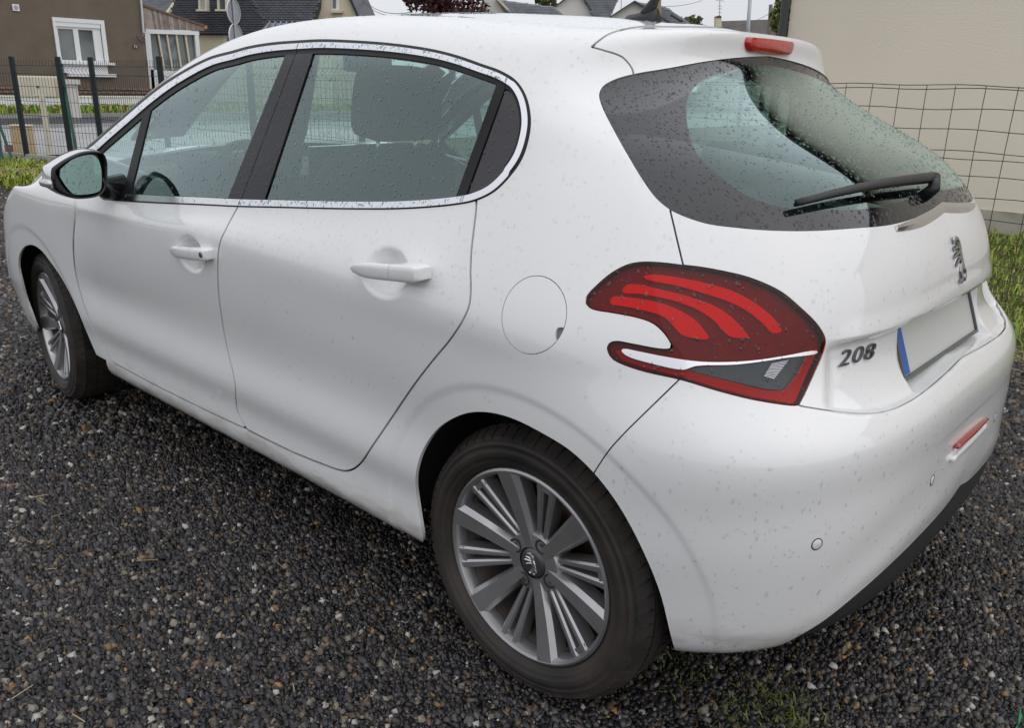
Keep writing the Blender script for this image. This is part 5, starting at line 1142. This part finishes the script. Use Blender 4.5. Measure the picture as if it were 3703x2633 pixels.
lp = PX.pt(506, 140); hb('wall_lamp', MB().tube([(33.9, lp[1]+0.15, lp[2]+0.12), (33.82, lp[1]+0.12, lp[2]-0.05), (33.82, lp[1], lp[2]-0.14), (33.85, lp[1]-0.12, lp[2]-0.02), (33.9, lp[1]-0.12, lp[2]+0.1)], 0.03, 8), mat('lamp_dark', (0.06, 0.05, 0.05), 0.5), h)
npt = PX.pt(488, 168); hb('number_plaque', MB().box((33.98, npt[1], npt[2]), (0.04, 0.17, 0.12)), mat('plaque_dark', (0.06, 0.055, 0.07), 0.4), h)
cu = bpy.data.curves.new('house_number', 'FONT'); cu.body = '73'; cu.size = 0.13; cu.align_x = 'CENTER'; cu.align_y = 'CENTER'; cu.extrude = 0.004
tmp = bpy.data.objects.new('house_number_curve', cu); C.objects.link(tmp); dg = bpy.context.evaluated_depsgraph_get(); tme = bpy.data.meshes.new_from_object(tmp.evaluated_get(dg)); bpy.data.objects.remove(tmp)
tme.transform(Matrix(((0, 0, -1, 33.955), (-1, 0, 0, npt[1]), (0, 1, 0, npt[2]), (0, 0, 0, 1)))); o = link('house_number', tme, WHITE, h); o.matrix_parent_inverse = Matrix.Translation(-h.location)
# ornamental brick band along the foot of the wall
bz = PX.pt(100, 332)[2]; BRK = mat('brown_brick', (0.24, 0.16, 0.11), 0.9, noise=(6, 0.2)); bme = None
nb = 0; yy = yl
while yy > yr_ and nb < 150:
    if bme is None: bme = MB().rbox((0, 0, 0), (0.06, 0.20, 0.07), 0.01, 0, 1).mesh('brick')
    for r_ in range(2):
        if PX.pt(0, 300)[1]+0.6 > yy: 
            o = link('brick', bme, BRK, h); o.matrix_parent_inverse = Matrix.Translation(-h.location); o.location = (33.97, yy-0.11*r_, bz+0.13*r_); nb += 1
    yy -= 0.23
# -- white garden wall in front of it
gw = MB(); a, b = at(-300, 348, 0, 32.4), at(700, 348, 0, 32.4); gw.box((32.5, (a[1]+b[1])/2, a[2]/2), (0.2, abs(a[1]-b[1]), a[2])).box((32.5, (a[1]+b[1])/2, a[2]+0.02), (0.28, abs(a[1]-b[1]), 0.05))
tag(gw.build('garden_wall', mat('white_wall_paint', (0.80, 0.80, 0.78), 0.8, noise=(2, 0.12), bump=(20, 0.3, 0.01))), 'low white garden wall in front of the brown house', 'wall')
# -- lean-to with weathered boards
PV = Plane((34.6, 0, 0), (-1, 0, 0)); v = empty('lean_to', (34.6, PV.pt(620, 180)[1], 0)); tag(v, 'lean-to of weathered grey boards over a white-framed glazed front', 'lean-to')
def vb(nm, m, material, parent=v, root=v):
    o = m.build(nm, material, None); o.parent = parent; o.matrix_parent_inverse = Matrix.Translation(-root.location) if parent is root else Matrix.Identity(4); return o
BO = [mat('board_%d' % i, c, 0.85, noise=(5, 0.2)) for i, c in enumerate(((0.30, 0.25, 0.22), (0.24, 0.20, 0.18), (0.35, 0.30, 0.27), (0.20, 0.17, 0.155)))]
xs_ = np.linspace(0, 1, 27); up0, up1, lo0, lo1 = np.array([508, 19]), np.array([737, 92]), np.array([523, 103]), np.array([735, 111])
for i in range(26):
    t0, t1 = xs_[i]+0.001, xs_[i+1]-0.001; q = [up0+(up1-up0)*t0, up0+(up1-up0)*t1, lo0+(lo1-lo0)*t1, lo0+(lo1-lo0)*t0]
    vb('board', PV.slab(MB(), q, 0.0, 0.05+0.02*rng.random()), BO[rng.integers(0, 4)])
vb('roof', PV.slab(MB(), [(506, 12), (748, 92), (744, 98), (506, 20)], -3.0, 0.10), mat('brown_roof_edge', (0.16, 0.10, 0.07), 0.85)); vb('gutter_end', PV.slab(MB(), [(734, 93), (745, 95), (743, 104), (735, 103)], 0.0, 0.12), mat('orange_plastic', (0.55, 0.22, 0.04), 0.5))
fr = MB(); PV.slab(fr, [(521, 104), (714, 112), (716, 126), (523, 120)], 0.0, 0.12); PV.bar(fr, (528, 112), (548, 330), 20, 0.0, 0.11); PV.bar(fr, (706, 118), (725, 330), 14, 0.0, 0.11); PV.slab(fr, [(540, 250), (722, 262), (726, 330), (545, 330)], 0.0, 0.11); vb('white_frame', fr, WHITE)
for i, (a, b) in enumerate((((570, 122), (592, 250)), ((601, 123), (622, 252)), ((635, 124), (655, 255)), ((668, 125), (688, 258)))): vb('mullion', PV.bar(MB(), a, b, 6, 0.0, 0.07), mat('cream_mullion', (0.60, 0.52, 0.40), 0.6))
CURT = mat('pale_curtain', (0.26, 0.29, 0.31), 0.8, noise=(3, 0.5, (0.12, 0.13, 0.15)))
for i, (x0, x1) in enumerate(((536, 570), (570, 601), (601, 635), (635, 668), (668, 708))): vb('pane', PV.slab(MB(), [(x0, 118), (x1, 120), (x1+22, 262), (x0+22, 258)], -0.06, -0.03), CURT if i in (1, 2) else PANE)
# -- slate-hung house
P1 = facing(46, 0.35, 780, 100); P1v = facing(46, 0.0, 780, 118); sh_ = empty('slate_house', (P1v.pt(800, 150)*np.array([1, 1, 0]))); tag(sh_, 'house with steep dark slate roof and two small white windows', 'house')
def part(nm, m, material, root, parent=None):
    o = m.build(nm, material, None); parent = parent or root; o.parent = parent; o.matrix_parent_inverse = Matrix.Translation(-root.location) if parent is root else Matrix.Identity(4); return o
R1 = [(648, -60), (880, -60), (961, 86), (958, 110), (902, 119), (716, 117), (616, 60)]
part('roof', P1.slab(MB(), R1, -0.5, 0.0), SLATE, sh_); o = slates(P1, R1, 8.5, 17, SLATE, sh_); o.matrix_parent_inverse = Matrix.Translation(-sh_.location)
part('wall', P1v.slab(MB(), [(640, 112), (1010, 112), (1010, 420), (640, 420)], -6, -0.3), CREAM, sh_)
R2 = [(881, -60), (1172, -60), (1157, 0), (1129, 84), (961, 86)]
P2 = facing(47, 0.6, 1040, 84); part('roof', P2.slab(MB(), R2, -0.5, 0.0), SLATE, sh_); o = slates(P2, R2, 8.5, 18, mat('slate_lighter', (0.055, 0.060, 0.072), 0.5, noise=(3, 0.25)), sh_); o.matrix_parent_inverse = Matrix.Translation(-sh_.location)
PW1 = facing(45.3, 0.0, 780, 60)
for (x0, x1) in ((719, 747), (787, 820)):
    m = MB(); PW1.bar(m, (x0+2, -40), (x0+4, 34), 6, -0.4, 0.10); PW1.bar(m, (x1-3, -40), (x1-1, 34), 5, -0.4, 0.10); w_ = part('window', m, mat('cream_joinery', (0.66, 0.62, 0.52), 0.6), sh_)
    part('pane', PW1.slab(MB(), [(x0+4, -40), (x1-4, -40), (x1-2, 34), (x0+6, 34)], -0.3, -0.1), mat('net_curtain', (0.52, 0.54, 0.54), 0.6) if x0 < 750 else PANE, sh_, w_)
    part('sill', PW1.slab(MB(), [(x0-5, 33), (x1+5, 33), (x1+5, 40), (x0-5, 40)], -0.3, 0.22), mat('cream_joinery'), sh_, w_)
w_ = part('window', P1v.slab(MB(), [(800, 126), (838, 126), (838, 160), (800, 160)], -0.3, -0.26), mat('cream_joinery'), sh_); part('pane', P1v.slab(MB(), [(817, 131), (834, 131), (834, 155), (817, 155)], -0.3, -0.24), PANE, sh_, w_)
# cream gable of the neighbour, with its slate edge
P3 = facing(48, 0.0, 1200, 60); gh = empty('cream_gable_house', P3.pt(1200, 200)*np.array([1, 1, 0])); tag(gh, 'tall cream gable with narrow white window above the car roof', 'house')
part('wall', P3.slab(MB(), [(1185, -70), (1240, -70), (1300, 72), (1310, 420), (1120, 420), (1129, 84)], -7, 0.0), CREAM, gh)
m = MB(); P3.bar(m, (1238, -75), (1304, 74), 9, -7, 0.25); P3.bar(m, (1187, -75), (1128, 86), 5, -7, 0.2); part('roof', m, SLATE, gh); part('gutter_foot', P3.slab(MB(), [(1296, 55), (1318, 64), (1330, 70), (1300, 72)], -1, 0.3), SLATE, gh)
m = MB(); P3.slab(m, [(1200, -60), (1228, -60), (1228, 36), (1200, 36)], 0, 0.06); w_ = part('window', m, WHITE, gh); part('pane', P3.slab(MB(), [(1204, -60), (1216, -60), (1216, 29), (1204, 29)], 0, 0.09), PANE, gh, w_); part('sill', P3.slab(MB(), [(1200, 37), (1241, 37), (1241, 46), (1200, 46)], 0, 0.3), CREAM, gh, w_)
# low standing-seam roof below it
P4 = facing(40, 1.0, 1040, 100); ms = empty('metal_shed', P4.pt(1040, 110)*np.array([1, 1, 0])); tag(ms, 'blue-grey standing-seam metal roof just above the car roof', 'shed')
part('roof', P4.slab(MB(), [(970, 82), (1130, 82), (1150, 112), (940, 112)], -0.2, 0), mat('blue_grey_metal', (0.16, 0.19, 0.23), 0.35, metal=0.5), ms)
for k in range(8): part('roof_seam', P4.bar(MB(), (978+20*k, 83), (960+24*k, 112), 2.2, 0, 0.12), mat('seam_metal', (0.30, 0.33, 0.36), 0.35, metal=0.5), ms)
part('wall', facing(40, 0, 1040, 110).slab(MB(), [(945, 110), (1140, 110), (1140, 420), (945, 420)], -4, -0.1), CREAM, ms)
# pale grey roof behind the lean-to
P5 = facing(60, 0.5, 570, 40); bh = empty('grey_roof_house', P5.pt(570, 100)*np.array([1, 1, 0])); tag(bh, 'light grey slate roof showing behind the lean-to', 'house'); part('roof', P5.slab(MB(), [(480, -80), (680, -80), (641, 2), (606, 52), (600, 130), (480, 130)], -1, 0), SLATEL, bh); slates(P5, [(480, -80), (680, -80), (641, 2), (606, 52), (480, 52)], 5.5, 12, SLATEL, bh).matrix_parent_inverse = Matrix.Translation(-bh.location)
m = MB(); P5.bar(m, (648, -5), (604, 56), 8, -0.3, 0.25); part('bargeboard', m, CREAM, bh)
part('wall', facing(60, 0, 570, 100).slab(MB(), [(480, 110), (640, 110), (640, 420), (480, 420)], -6, -1), CREAM, bh)
# -- row of houses further right
def gable(name, label, depth, apex, left, right, bottom, material, roofc, ridge=None, rowpx=6):
    pl = facing(depth, 0.0, apex[0], apex[1]); root = empty(name, pl.pt(apex[0], bottom)*np.array([1, 1, 0])); tag(root, label, 'house', 'houses beyond the car roof')
    part('wall', pl.slab(MB(), [apex, right, (right[0], bottom), (left[0], bottom), left], -8, 0), material, root)
    m = MB(); pl.bar(m, apex, left, 5, -8, 0.3); pl.bar(m, apex, right, 5, -0.2, 0.3); part('verge', m, mat('dark_verge', (0.06, 0.065, 0.075), 0.5), root)
    if ridge is not None:
        rp = facing(depth+0.5, 0.55, apex[0], apex[1]); poly = [apex, ridge[0], ridge[1], right]; part('roof', rp.slab(MB(), poly, -0.3, 0), roofc, root); slates(rp, poly, rowpx, 13, roofc, root).matrix_parent_inverse = Matrix.Translation(-root.location)
    return root
gable('white_gable_house', 'white rendered gable with grey slate roof beyond the car roof', 52, (2087, -42), (2008, 24), (2158, 70), 420, PALE, mat('slate_grey_house', (0.14, 0.15, 0.165), 0.4, noise=(2, 0.25)), [(2240, -40), (2252, 28), (2193, 70)][0:2]+[] if False else [(2236, -10), (2200, 72)])
g2 = gable('dark_verge_house', 'low gable with dark verges behind the roof aerial', 44, (2293, 4), (2193, 69), (2414, 78), 420, PALE, mat('slate_grey_house'), [(2404, 22), (2500, 84)])
part('roof_window', facing(43.6, 0.55, 2430, 60).slab(MB(), [(2424, 56), (2432, 54), (2468, 78), (2458, 78)], 0, 0.15), mat('dark_verge'), g2)
P6 = facing(50, 0.7, 1900, 50); gr = empty('grey_ridge_house', P6.pt(1900, 100)*np.array([1, 1, 0])); tag(gr, 'long grey slate roof right of the purple tree', 'house', 'houses beyond the car roof')
rp_ = [(1790, -6), (1810, -2), (2007, 24), (2056, 68), (1866, 62)]; part('roof', P6.slab(MB(), rp_, -0.4, 0), SLATEL, gr); slates(P6, [(1806, -2), (2007, 24), (2056, 68), (1866, 62)], 5.5, 13, SLATEL, gr).matrix_parent_inverse = Matrix.Translation(-gr.location)
P6v = facing(50.5, 0, 1900, 60); part('wall', P6v.slab(MB(), [(1740, -5), (1800, -4), (1866, 60), (2050, 64), (2050, 420), (1740, 420)], -6, -0.2), PALE, gr); part('bargeboard', P6v.bar(MB(), (1796, -8), (1868, 66), 8, -0.2, 0.3), CREAM, gr)
P7 = facing(60, 0.35, 2700, 90); lr = empty('long_brown_house', P7.pt(2700, 120)*np.array([1, 1, 0])); tag(lr, 'low house with long grey-brown roof and cream chimney', 'house', 'houses beyond the car roof')
part('roof', P7.slab(MB(), [(2606, 75), (2806, 68), (2860, 130), (2560, 130)], -0.6, 0), mat('grey_brown_roof', (0.16, 0.145, 0.14), 0.8, noise=(1.2, 0.2)), lr); part('wall', facing(60, 0, 2700, 120).slab(MB(), [(2580, 118), (2850, 118), (2850, 420), (2580, 420)], -6, -0.5), PALE, lr)
P7c = facing(59.5, 0, 2600, 80); ch_ = part('chimney', P7c.slab(MB(), [(2589, 62), (2609, 62), (2611, 110), (2589, 110)], -0.6, 0), CREAM, lr); part('chimney_cap', P7c.slab(MB(), [(2590, 57), (2600, 54), (2608, 57), (2609, 63), (2589, 63)], -0.6, 0.05), mat('rust_cap', (0.12, 0.07, 0.06), 0.8), lr, ch_)
m = MB(); P7c.bar(m, (2603, -5), (2602, 58), 2, -0.03, 0.03)
for yy_, l in ((1, 16), (20, 8), (30, 7), (44, 6)): P7c.bar(m, (2603-l, yy_), (2603+l, yy_+0.5), 1.6, -0.03, 0.03)
tag(m.build('tv_aerial', mat('aerial_metal', (0.35, 0.36, 0.37), 0.4, metal=0.6)), 'thin television aerial above the cream chimney', 'aerial')
def pole(name, px0, px1, depth, w, material, label, cat='pole'):
    pl = facing(depth, 0, px0[0], 50); a, b = pl.pt(*px0), pl.pt(*px1); g = np.array([b[0]+(b[0]-a[0])*0.02, b[1], 0.0]); tp = a+(a-b)*0.4
    o = MB().tube([tuple(g), tuple(b), tuple(tp)], [w*1.15, w, w*0.9], 10).build(name, material, None, True); tag(o, label, cat); return o
WOODP = mat('grey_wood_pole', (0.16, 0.14, 0.12), 0.85, noise=(4, 0.2)); STEELP = mat('galvanised_pole', (0.36, 0.38, 0.40), 0.4, metal=0.6)
pole('utility_pole', (1298, 0), (1304, 70), 55, 0.11, WOODP, 'dark utility pole at the right edge of the cream gable'); pole('wooden_pole', (2385, 0), (2382, 76), 38, 0.09, mat('tan_wood_pole', (0.26, 0.19, 0.12), 0.85), 'tan wooden pole right behind the roof aerial')
pole('aerial_mast', (2247, 0), (2245, 70), 45, 0.03, STEELP, 'thin grey mast on the slate roof left of the aerial'); pole('street_lamp_post', (2712, 0), (2705, 104), 30, 0.07, STEELP, 'slim grey lamp post rising above the tailgate', 'lamp post')
up_ = pole('telephone_pole', (2786, 44), (2782, 116), 52, 0.13, WOODP, 'short wooden telephone pole beside the green tree')
def cable(name, a, b, d0, d1, label, sag=0.4):
    p, q = at_depth(*a, d0), at_depth(*b, d1); pts = [tuple(p+(q-p)*t-np.array([0, 0, sag*4*t*(1-t)])) for t in np.linspace(0, 1, 14)]; tag(MB().tube(pts, 0.014, 5).build(name, mat('cable_black', (0.02, 0.02, 0.022), 0.6)), label, 'cable')
cable('overhead_cable', (1302, -15), (1492, 42), 55, 30, 'thick overhead cable running down into the purple tree'); cable('overhead_cable', (1302, -10), (1470, 52), 55, 32, 'thin overhead cable just below the thick one'); cable('overhead_cable', (2783, 47), (2540, 88), 52, 45, 'overhead cable sagging left from the telephone pole')
cable('overhead_cable', (2540, 0), (2405, 22), 60, 50, 'thin cable rising over the dark verge house', 0.1)
# -- road sign seen from behind
PS = Plane((21.2, 0, 0), (-0.80, -0.10, 0)); rs_ = empty('road_sign', PS.pt(838, 60)*np.array([1, 1, 0])); tag(rs_, 'two round road signs on one post seen from behind', 'road sign')
a, b = PS.pt(842, 0), PS.pt(850, 130); part('post', MB().tube([(b[0]-0.06, b[1]+0.02, 0), (b[0]-0.06, b[1]+0.02, a[2]+1.0)], 0.03, 10), STEELP, rs_)
for (cx, cy, ry) in ((843, 40, 46), (851, 131, 46)):
    c = PS.pt(cx, cy); R_ = abs(PS.pt(cx, cy-ry)[2]-PS.pt(cx, cy+ry)[2])/2; vv = (CAM-c)*np.array([1, 1, 0]); vv /= np.linalg.norm(vv); an_ = math.radians(58); nn = np.array([vv[0]*math.cos(an_)-vv[1]*math.sin(an_), vv[0]*math.sin(an_)+vv[1]*math.cos(an_), 0]); sx_ = np.array([nn[1], -nn[0], 0])
    ringf = lambda r, dd: [c+nn*dd+sx_*r*math.cos(t)+np.array([0, 0, r*math.sin(t)]) for t in np.linspace(0, 2*math.pi, 32, endpoint=False)]
    d_ = part('sign_disc', loft([ringf(R_*0.96, 0.0), ringf(R_*0.96, 0.012)]), mat('sign_back_grey', (0.33, 0.35, 0.37), 0.45, metal=0.3), rs_); part('rim', loft([ringf(R_*0.96, 0.0), ringf(R_, 0.0), ringf(R_, 0.03), ringf(R_*0.96, 0.03)], False), mat('sign_rim_pale', (0.66, 0.68, 0.70), 0.35), rs_, d_)
    part('clamp', MB().box(tuple(c+nn*0.03), (0.05, 0.10, 0.05)), STEELP, rs_, d_)
# -- trees
def tree(name, label, c, r, trunk_h, n, cols, leaf=0.10, group=None, squash=0.85):
    root = empty(name, (c[0], c[1], 0)); tag(root, label, 'tree', group)
    BARK = mat('bark', (0.07, 0.055, 0.045), 0.95, noise=(6, 0.3)); m = MB(); top = c[2]
    m.tube([(0, 0, 0), (0.04, 0.02, trunk_h*0.6), (0, 0, top-r*0.3)], [0.16*r/1.6, 0.12*r/1.6, 0.06*r/1.6], 9)
    for k in range(7):
        a = 2*math.pi*k/7+rng.random(); h0 = trunk_h*0.7+0.1*k*r; m.tube([(0, 0, h0), (math.cos(a)*r*0.35, math.sin(a)*r*0.35, h0+r*0.35), (math.cos(a)*r*0.75, math.sin(a)*r*0.75, h0+r*0.6)], [0.05, 0.035, 0.012], 6)
    m.build('trunk', BARK, root)
    nc = 34; ct = rng.standard_normal((nc, 3)); ct /= np.linalg.norm(ct, axis=1, keepdims=True); ct *= (0.35+0.62*rng.random((nc, 1))**0.5)*r; ct[:, 2] *= squash; cr_ = r*(0.20+0.16*rng.random(nc))
    k = rng.integers(0, nc, n); d = rng.standard_normal((n, 3)); d /= np.linalg.norm(d, axis=1, keepdims=True); P = ct[k]+d*(cr_[k]*rng.random(n)**0.4)[:, None]+np.array([0, 0, c[2]])
    u_ = rng.standard_normal((n, 3)); u_ /= np.linalg.norm(u_, axis=1, keepdims=True); w_ = np.cross(u_, d); w_ /= np.maximum(np.linalg.norm(w_, axis=1, keepdims=True), 1e-6); L = leaf*(0.6+0.8*rng.random((n, 1)))
    V = np.stack([P-u_*L, P+w_*L*0.55+u_*L*0.1, P+u_*L, P-w_*L*0.55+u_*L*0.1], 1).reshape(-1, 3); F = (np.array([(0, 1, 2, 3)])+4*np.arange(n)[:, None])
    tint = cols[rng.integers(0, len(cols), n)]*(0.6+0.8*rng.random((n, 1))); o = link('crown', fast_mesh('crown', V, F, np.repeat(tint, 4, 0)), LEAFM, root); return root
c = at_depth(1640, -50, 27); tree('purple_tree', 'dark purple-leaved tree behind the car roof', c, 27*178/FPX, 2.2, 9000, np.array([(0.045, 0.012, 0.018), (0.07, 0.02, 0.024), (0.03, 0.010, 0.016), (0.09, 0.03, 0.028)]), 0.085)
c = at_depth(2850, 62, 34); tree('green_tree', 'bright green leafy tree at the corner of the cream wall', c, 34*66/FPX, 1.2, 3600, np.array([(0.10, 0.13, 0.03), (0.14, 0.15, 0.035), (0.07, 0.10, 0.025)]), 0.09)
c = at_depth(2506, 78, 55); tree('round_bush_tree', 'small rounded green treetop between the roofs', c, 55*30/FPX, 1.2, 900, np.array([(0.08, 0.11, 0.04), (0.10, 0.12, 0.05)]), 0.12)
c = at_depth(1980, 0, 70); tree('distant_tree', 'pale green treetop above the long grey roof', c, 70*40/FPX, 3, 900, np.array([(0.12, 0.13, 0.05)]), 0.16)
# -- cream house wall on the right
wy = -7.2; e0 = at(2856, 60, 1, wy)[0]
ch = empty('cream_house', (e0-6, wy, 0)); tag(ch, 'large cream rendered house wall filling the right side', 'house')
STUC = mat('cream_stucco', (0.84, 0.755, 0.64), 0.92, noise=(0.45, 0.07), bump=(55, 0.5, 0.006))
def cb(nm, m, material, parent=ch): o = m.build(nm, material, None); o.parent = parent; o.matrix_parent_inverse = Matrix.Translation(-ch.location); return o
cb('wall', MB().box((e0-7.0, wy-4.0, 2.75), (14.0, 8.0, 5.5)), STUC); cb('plinth', MB().box((e0-7.0, wy+0.004, 0.10), (14.0, 0.012, 0.22)), mat('damp_plinth', (0.40, 0.37, 0.31), 0.95, noise=(4, 0.3)))
cb('roof', MB().prism([(wy+0.35, 5.45), (wy-4.0, 8.2), (wy-8.4, 5.45)], 0, e0-14.3, e0+0.3), SLATE); cb('gutter', MB().tube([(e0+0.3, wy+0.40, 5.42), (e0-14.3, wy+0.40, 5.42)], 0.07, 10), mat('dark_gutter', (0.05, 0.05, 0.055), 0.4)); cb('corner_pipe', MB().tube([(e0+0.05, wy+0.03, 0), (e0+0.05, wy+0.03, 5.4)], 0.045, 10), mat('dark_gutter'))
# -- wire fence along the lawn
fy = -3.91; wf_ = empty('wire_fence', (0, fy, 0)); tag(wf_, 'rusty square wire mesh fence in front of the cream wall', 'fence')
WIRE = mat('fence_wire', (0.085, 0.075, 0.055), 0.6, metal=0.4)
def fb(nm, m, material=WIRE): o = m.build(nm, material, None); o.parent = wf_; o.matrix_parent_inverse = Matrix.Translation(-wf_.location); return o
zt_ = at(3400, 308, 1, fy)[2]
zl = [zt_, zt_-0.022]+[at(3600, py, 1, fy)[2] for py in (398, 477, 557, 582, 642, 722, 800, 885, 962, 1010, 1060, 1100)]
for k, z in enumerate(zl):
    ph = rng.random()*6; pts = [(x, fy+0.004*math.sin(5*x+ph), z+0.005*math.sin(9.1*x+ph)+0.004*math.sin(3.3*x+2*ph)) for x in np.arange(-4.0, 9.0, 0.11)]; fb('line_wire', MB().tube(pts, 0.0026, 4, False))
x = -4.0; k = 0
while x < 9.0:
    lean = 0.012*(rng.random()-0.5); pts = [(x+lean*t+0.004*math.sin(4*t+k), fy, zt_-t*(zt_-0.02)) for t in np.linspace(0, 1, 8)]; fb('stay_wire', MB().tube(pts, 0.0024, 4, False)); x += 0.172; k += 1
for x in (-2.6, 4.3): fb('post', MB().tube([(x, fy-0.03, 0), (x, fy-0.03, zt_+0.05)], 0.022, 8), mat('fence_post_green', (0.02, 0.06, 0.04), 0.5))
# -- green panel fence at the far end of the drive
mf = empty('panel_fence', tuple(at(102, 594, 2, 0))); tag(mf, 'dark green rigid mesh panel fence with square posts beyond the bonnet', 'fence')
PG = mat('post_green_black', (0.008, 0.017, 0.020), 0.5); D1 = (at(102, 594, 2, 0)-CAM) @ _f
def fpos(px, d):
    r = ray(px, 232); p = CAM+r*d; return np.array([p[0], p[1], 0.0])
def mb_(nm, m, material=PG): o = m.build(nm, material, None); o.parent = mf; o.matrix_parent_inverse = Matrix.Translation(-mf.location); return o
posts = [fpos(-210, D1*1.03), fpos(36, D1), fpos(211, D1*0.93), fpos(329, D1*0.915), fpos(577, D1*0.81), fpos(900, D1*0.72), fpos(1300, D1*0.64)]
posts[1] = np.array([*at(102, 594, 2, 0)[:2], 0]); TOPZ = 1.50
for p in posts: mb_('post', MB().rbox((p[0], p[1], TOPZ/2), (0.06, 0.06, TOPZ), 0.006, -0.8, 1))
for i in range(len(posts)-1):
    a, b = posts[i], posts[i+1]; L = np.linalg.norm(b-a); d = (b-a)/L; n_ = int(L/0.062); nn = np.array([-d[1], d[0], 0]); m = MB()
    if nn @ (CAM-a) < 0: nn = -nn
    for k in range(1, n_):
        q = a+d*(L*k/n_); m.tube([q+np.array([0, 0, 0.06]), q+np.array([0, 0, 1.27]), q+nn*0.05+np.array([0, 0, 1.33]), q+np.array([0, 0, 1.38]), q+np.array([0, 0, 1.46])], 0.0027, 4, False)
    for z in (0.10, 0.30, 0.50, 0.70, 0.90, 1.10, 1.27, 1.38):
        m.tube([a+np.array([0, 0, z]), b+np.array([0, 0, z])], 0.0032, 4, False)
    mb_('mesh_panel', m)
    c = (a+b)/2; mb_('concrete_kerb', MB().box((c[0], c[1], 0.05), (L, 0.06, 0.20), math.atan2(d[1], d[0])), CONC)
for k, (a, b, lab) in enumerate((((222, 247), (281, 575), 'slanting green stake beside the second fence post'), ((-6, 440), (52, 596), 'slanting green stake at the left picture edge'), ((-8, 470), (9, 592), 'green stake cut off by the left picture edge'))):
    d_ = D1*(0.94 if k == 0 else 0.985); p, q = at_depth(*a, d_), at_depth(*b, d_); tag(MB().tube([tuple(p), tuple(q)], 0.022, 6).build('fence_stake', mat('stake_green', (0.015, 0.085, 0.055), 0.5)), lab, 'stake', 'green stakes by the panel fence')
# -- things beyond the fence
def stand(px, py): p = at(px, py, 2, 0); return p
p = stand(183, 556); d_ = (p-CAM) @ _f; mp = empty('meter_box', tuple(p)); tag(mp, 'cream meter box on a post behind the green fence', 'meter box'); IV = mat('ivory_plastic', (0.62, 0.58, 0.47), 0.5)
def kb(nm, m, material): o = m.build(nm, material, None); o.parent = mp; o.matrix_parent_inverse = Matrix.Translation(-mp.location); return o
zt0, zb0 = at_depth(150, 274, d_)[2], at_depth(150, 352, d_)[2]; wbx = 132*d_/FPX; hd = math.atan2(_r[1], _r[0])
kb('cabinet', MB().rbox(tuple(at_depth(145, 313, d_)), (wbx, 0.24, zt0-zb0), 0.02, hd+0.35, 2), IV); kb('door', MB().rbox(tuple(at_depth(158, 313, d_-0.13)), (wbx*0.60, 0.02, (zt0-zb0)*0.92), 0.008, hd+0.10, 1), mat('ivory_door', (0.66, 0.62, 0.50), 0.45)); kb('post', MB().box((p[0], p[1], zb0/2+0.02), (0.065, 0.065, zb0+0.04), hd), IV)
lk = at_depth(137, 313, d_-0.16); kb('lock', MB().lathe([(0.001, 0.0), (0.018, 0.0), (0.02, 0.02)], 12, 'X', tuple(lk)), mat('lock_dark', (0.05, 0.05, 0.05), 0.5))
p = stand(95, 572); wd = 78*((p-CAM) @ _f)/FPX; hb_ = 118*((p-CAM) @ _f)/FPX
bx_ = empty('beige_bin', (p[0], p[1], 0), hd+0.3); tag(bx_, 'tall beige box with angled lid behind the first fence post', 'bin')
TAN = mat('beige_plastic', (0.56, 0.44, 0.28), 0.6); MB().rbox((0, 0, hb_*0.47), (wd*0.85, wd*0.6, hb_*0.94), 0.02).build('body', TAN, bx_); MB().rbox((0, 0, hb_*0.97), (wd*0.92, wd*0.66, hb_*0.05), 0.012).build('lid', mat('beige_lid', (0.66, 0.55, 0.40), 0.5), bx_)
p = stand(48, 572); tag(MB().lathe([(0.001, 0.01), (0.085, 0.01), (0.10, 0.20), (0.092, 0.20), (0.078, 0.03)], 24, 'Z', (p[0], p[1], 0)).build('red_tub', mat('red_plastic', (0.28, 0.02, 0.05), 0.4), None, True), 'dark red plastic tub standing against the beige box', 'tub')
p = stand(272, 425); d_ = (p-CAM) @ _f; gp2 = empty('gate_pillar', tuple(p)); tag(gp2, 'pale gate pillar with flat cap across the road', 'pillar')
hh_ = at_depth(262, 302, d_)[2]; o = MB().box((p[0], p[1], hh_/2), (0.28, 0.28, hh_)).build('shaft', PALE); o.parent = gp2; o.matrix_parent_inverse = Matrix.Translation(-gp2.location); o = MB().box((p[0], p[1], hh_+0.06), (0.42, 0.42, 0.14)).build('cap', PALE); o.parent = gp2; o.matrix_parent_inverse = Matrix.Translation(-gp2.location)
# sleeper edging the gravel
a, b = at(-60, 636, 2, 0.03), at(160, 628, 2, 0.03); c = (a+b)/2; L = np.linalg.norm(b-a)
tag(MB().rbox((c[0], c[1], 0.05), (L, 0.12, 0.12), 0.015, math.atan2(b[1]-a[1], b[0]-a[0])).build('timber_edging', mat('old_timber', (0.20, 0.14, 0.09), 0.9, noise=(6, 0.3))), 'weathered timber edging between gravel and weedy grass', 'timber')
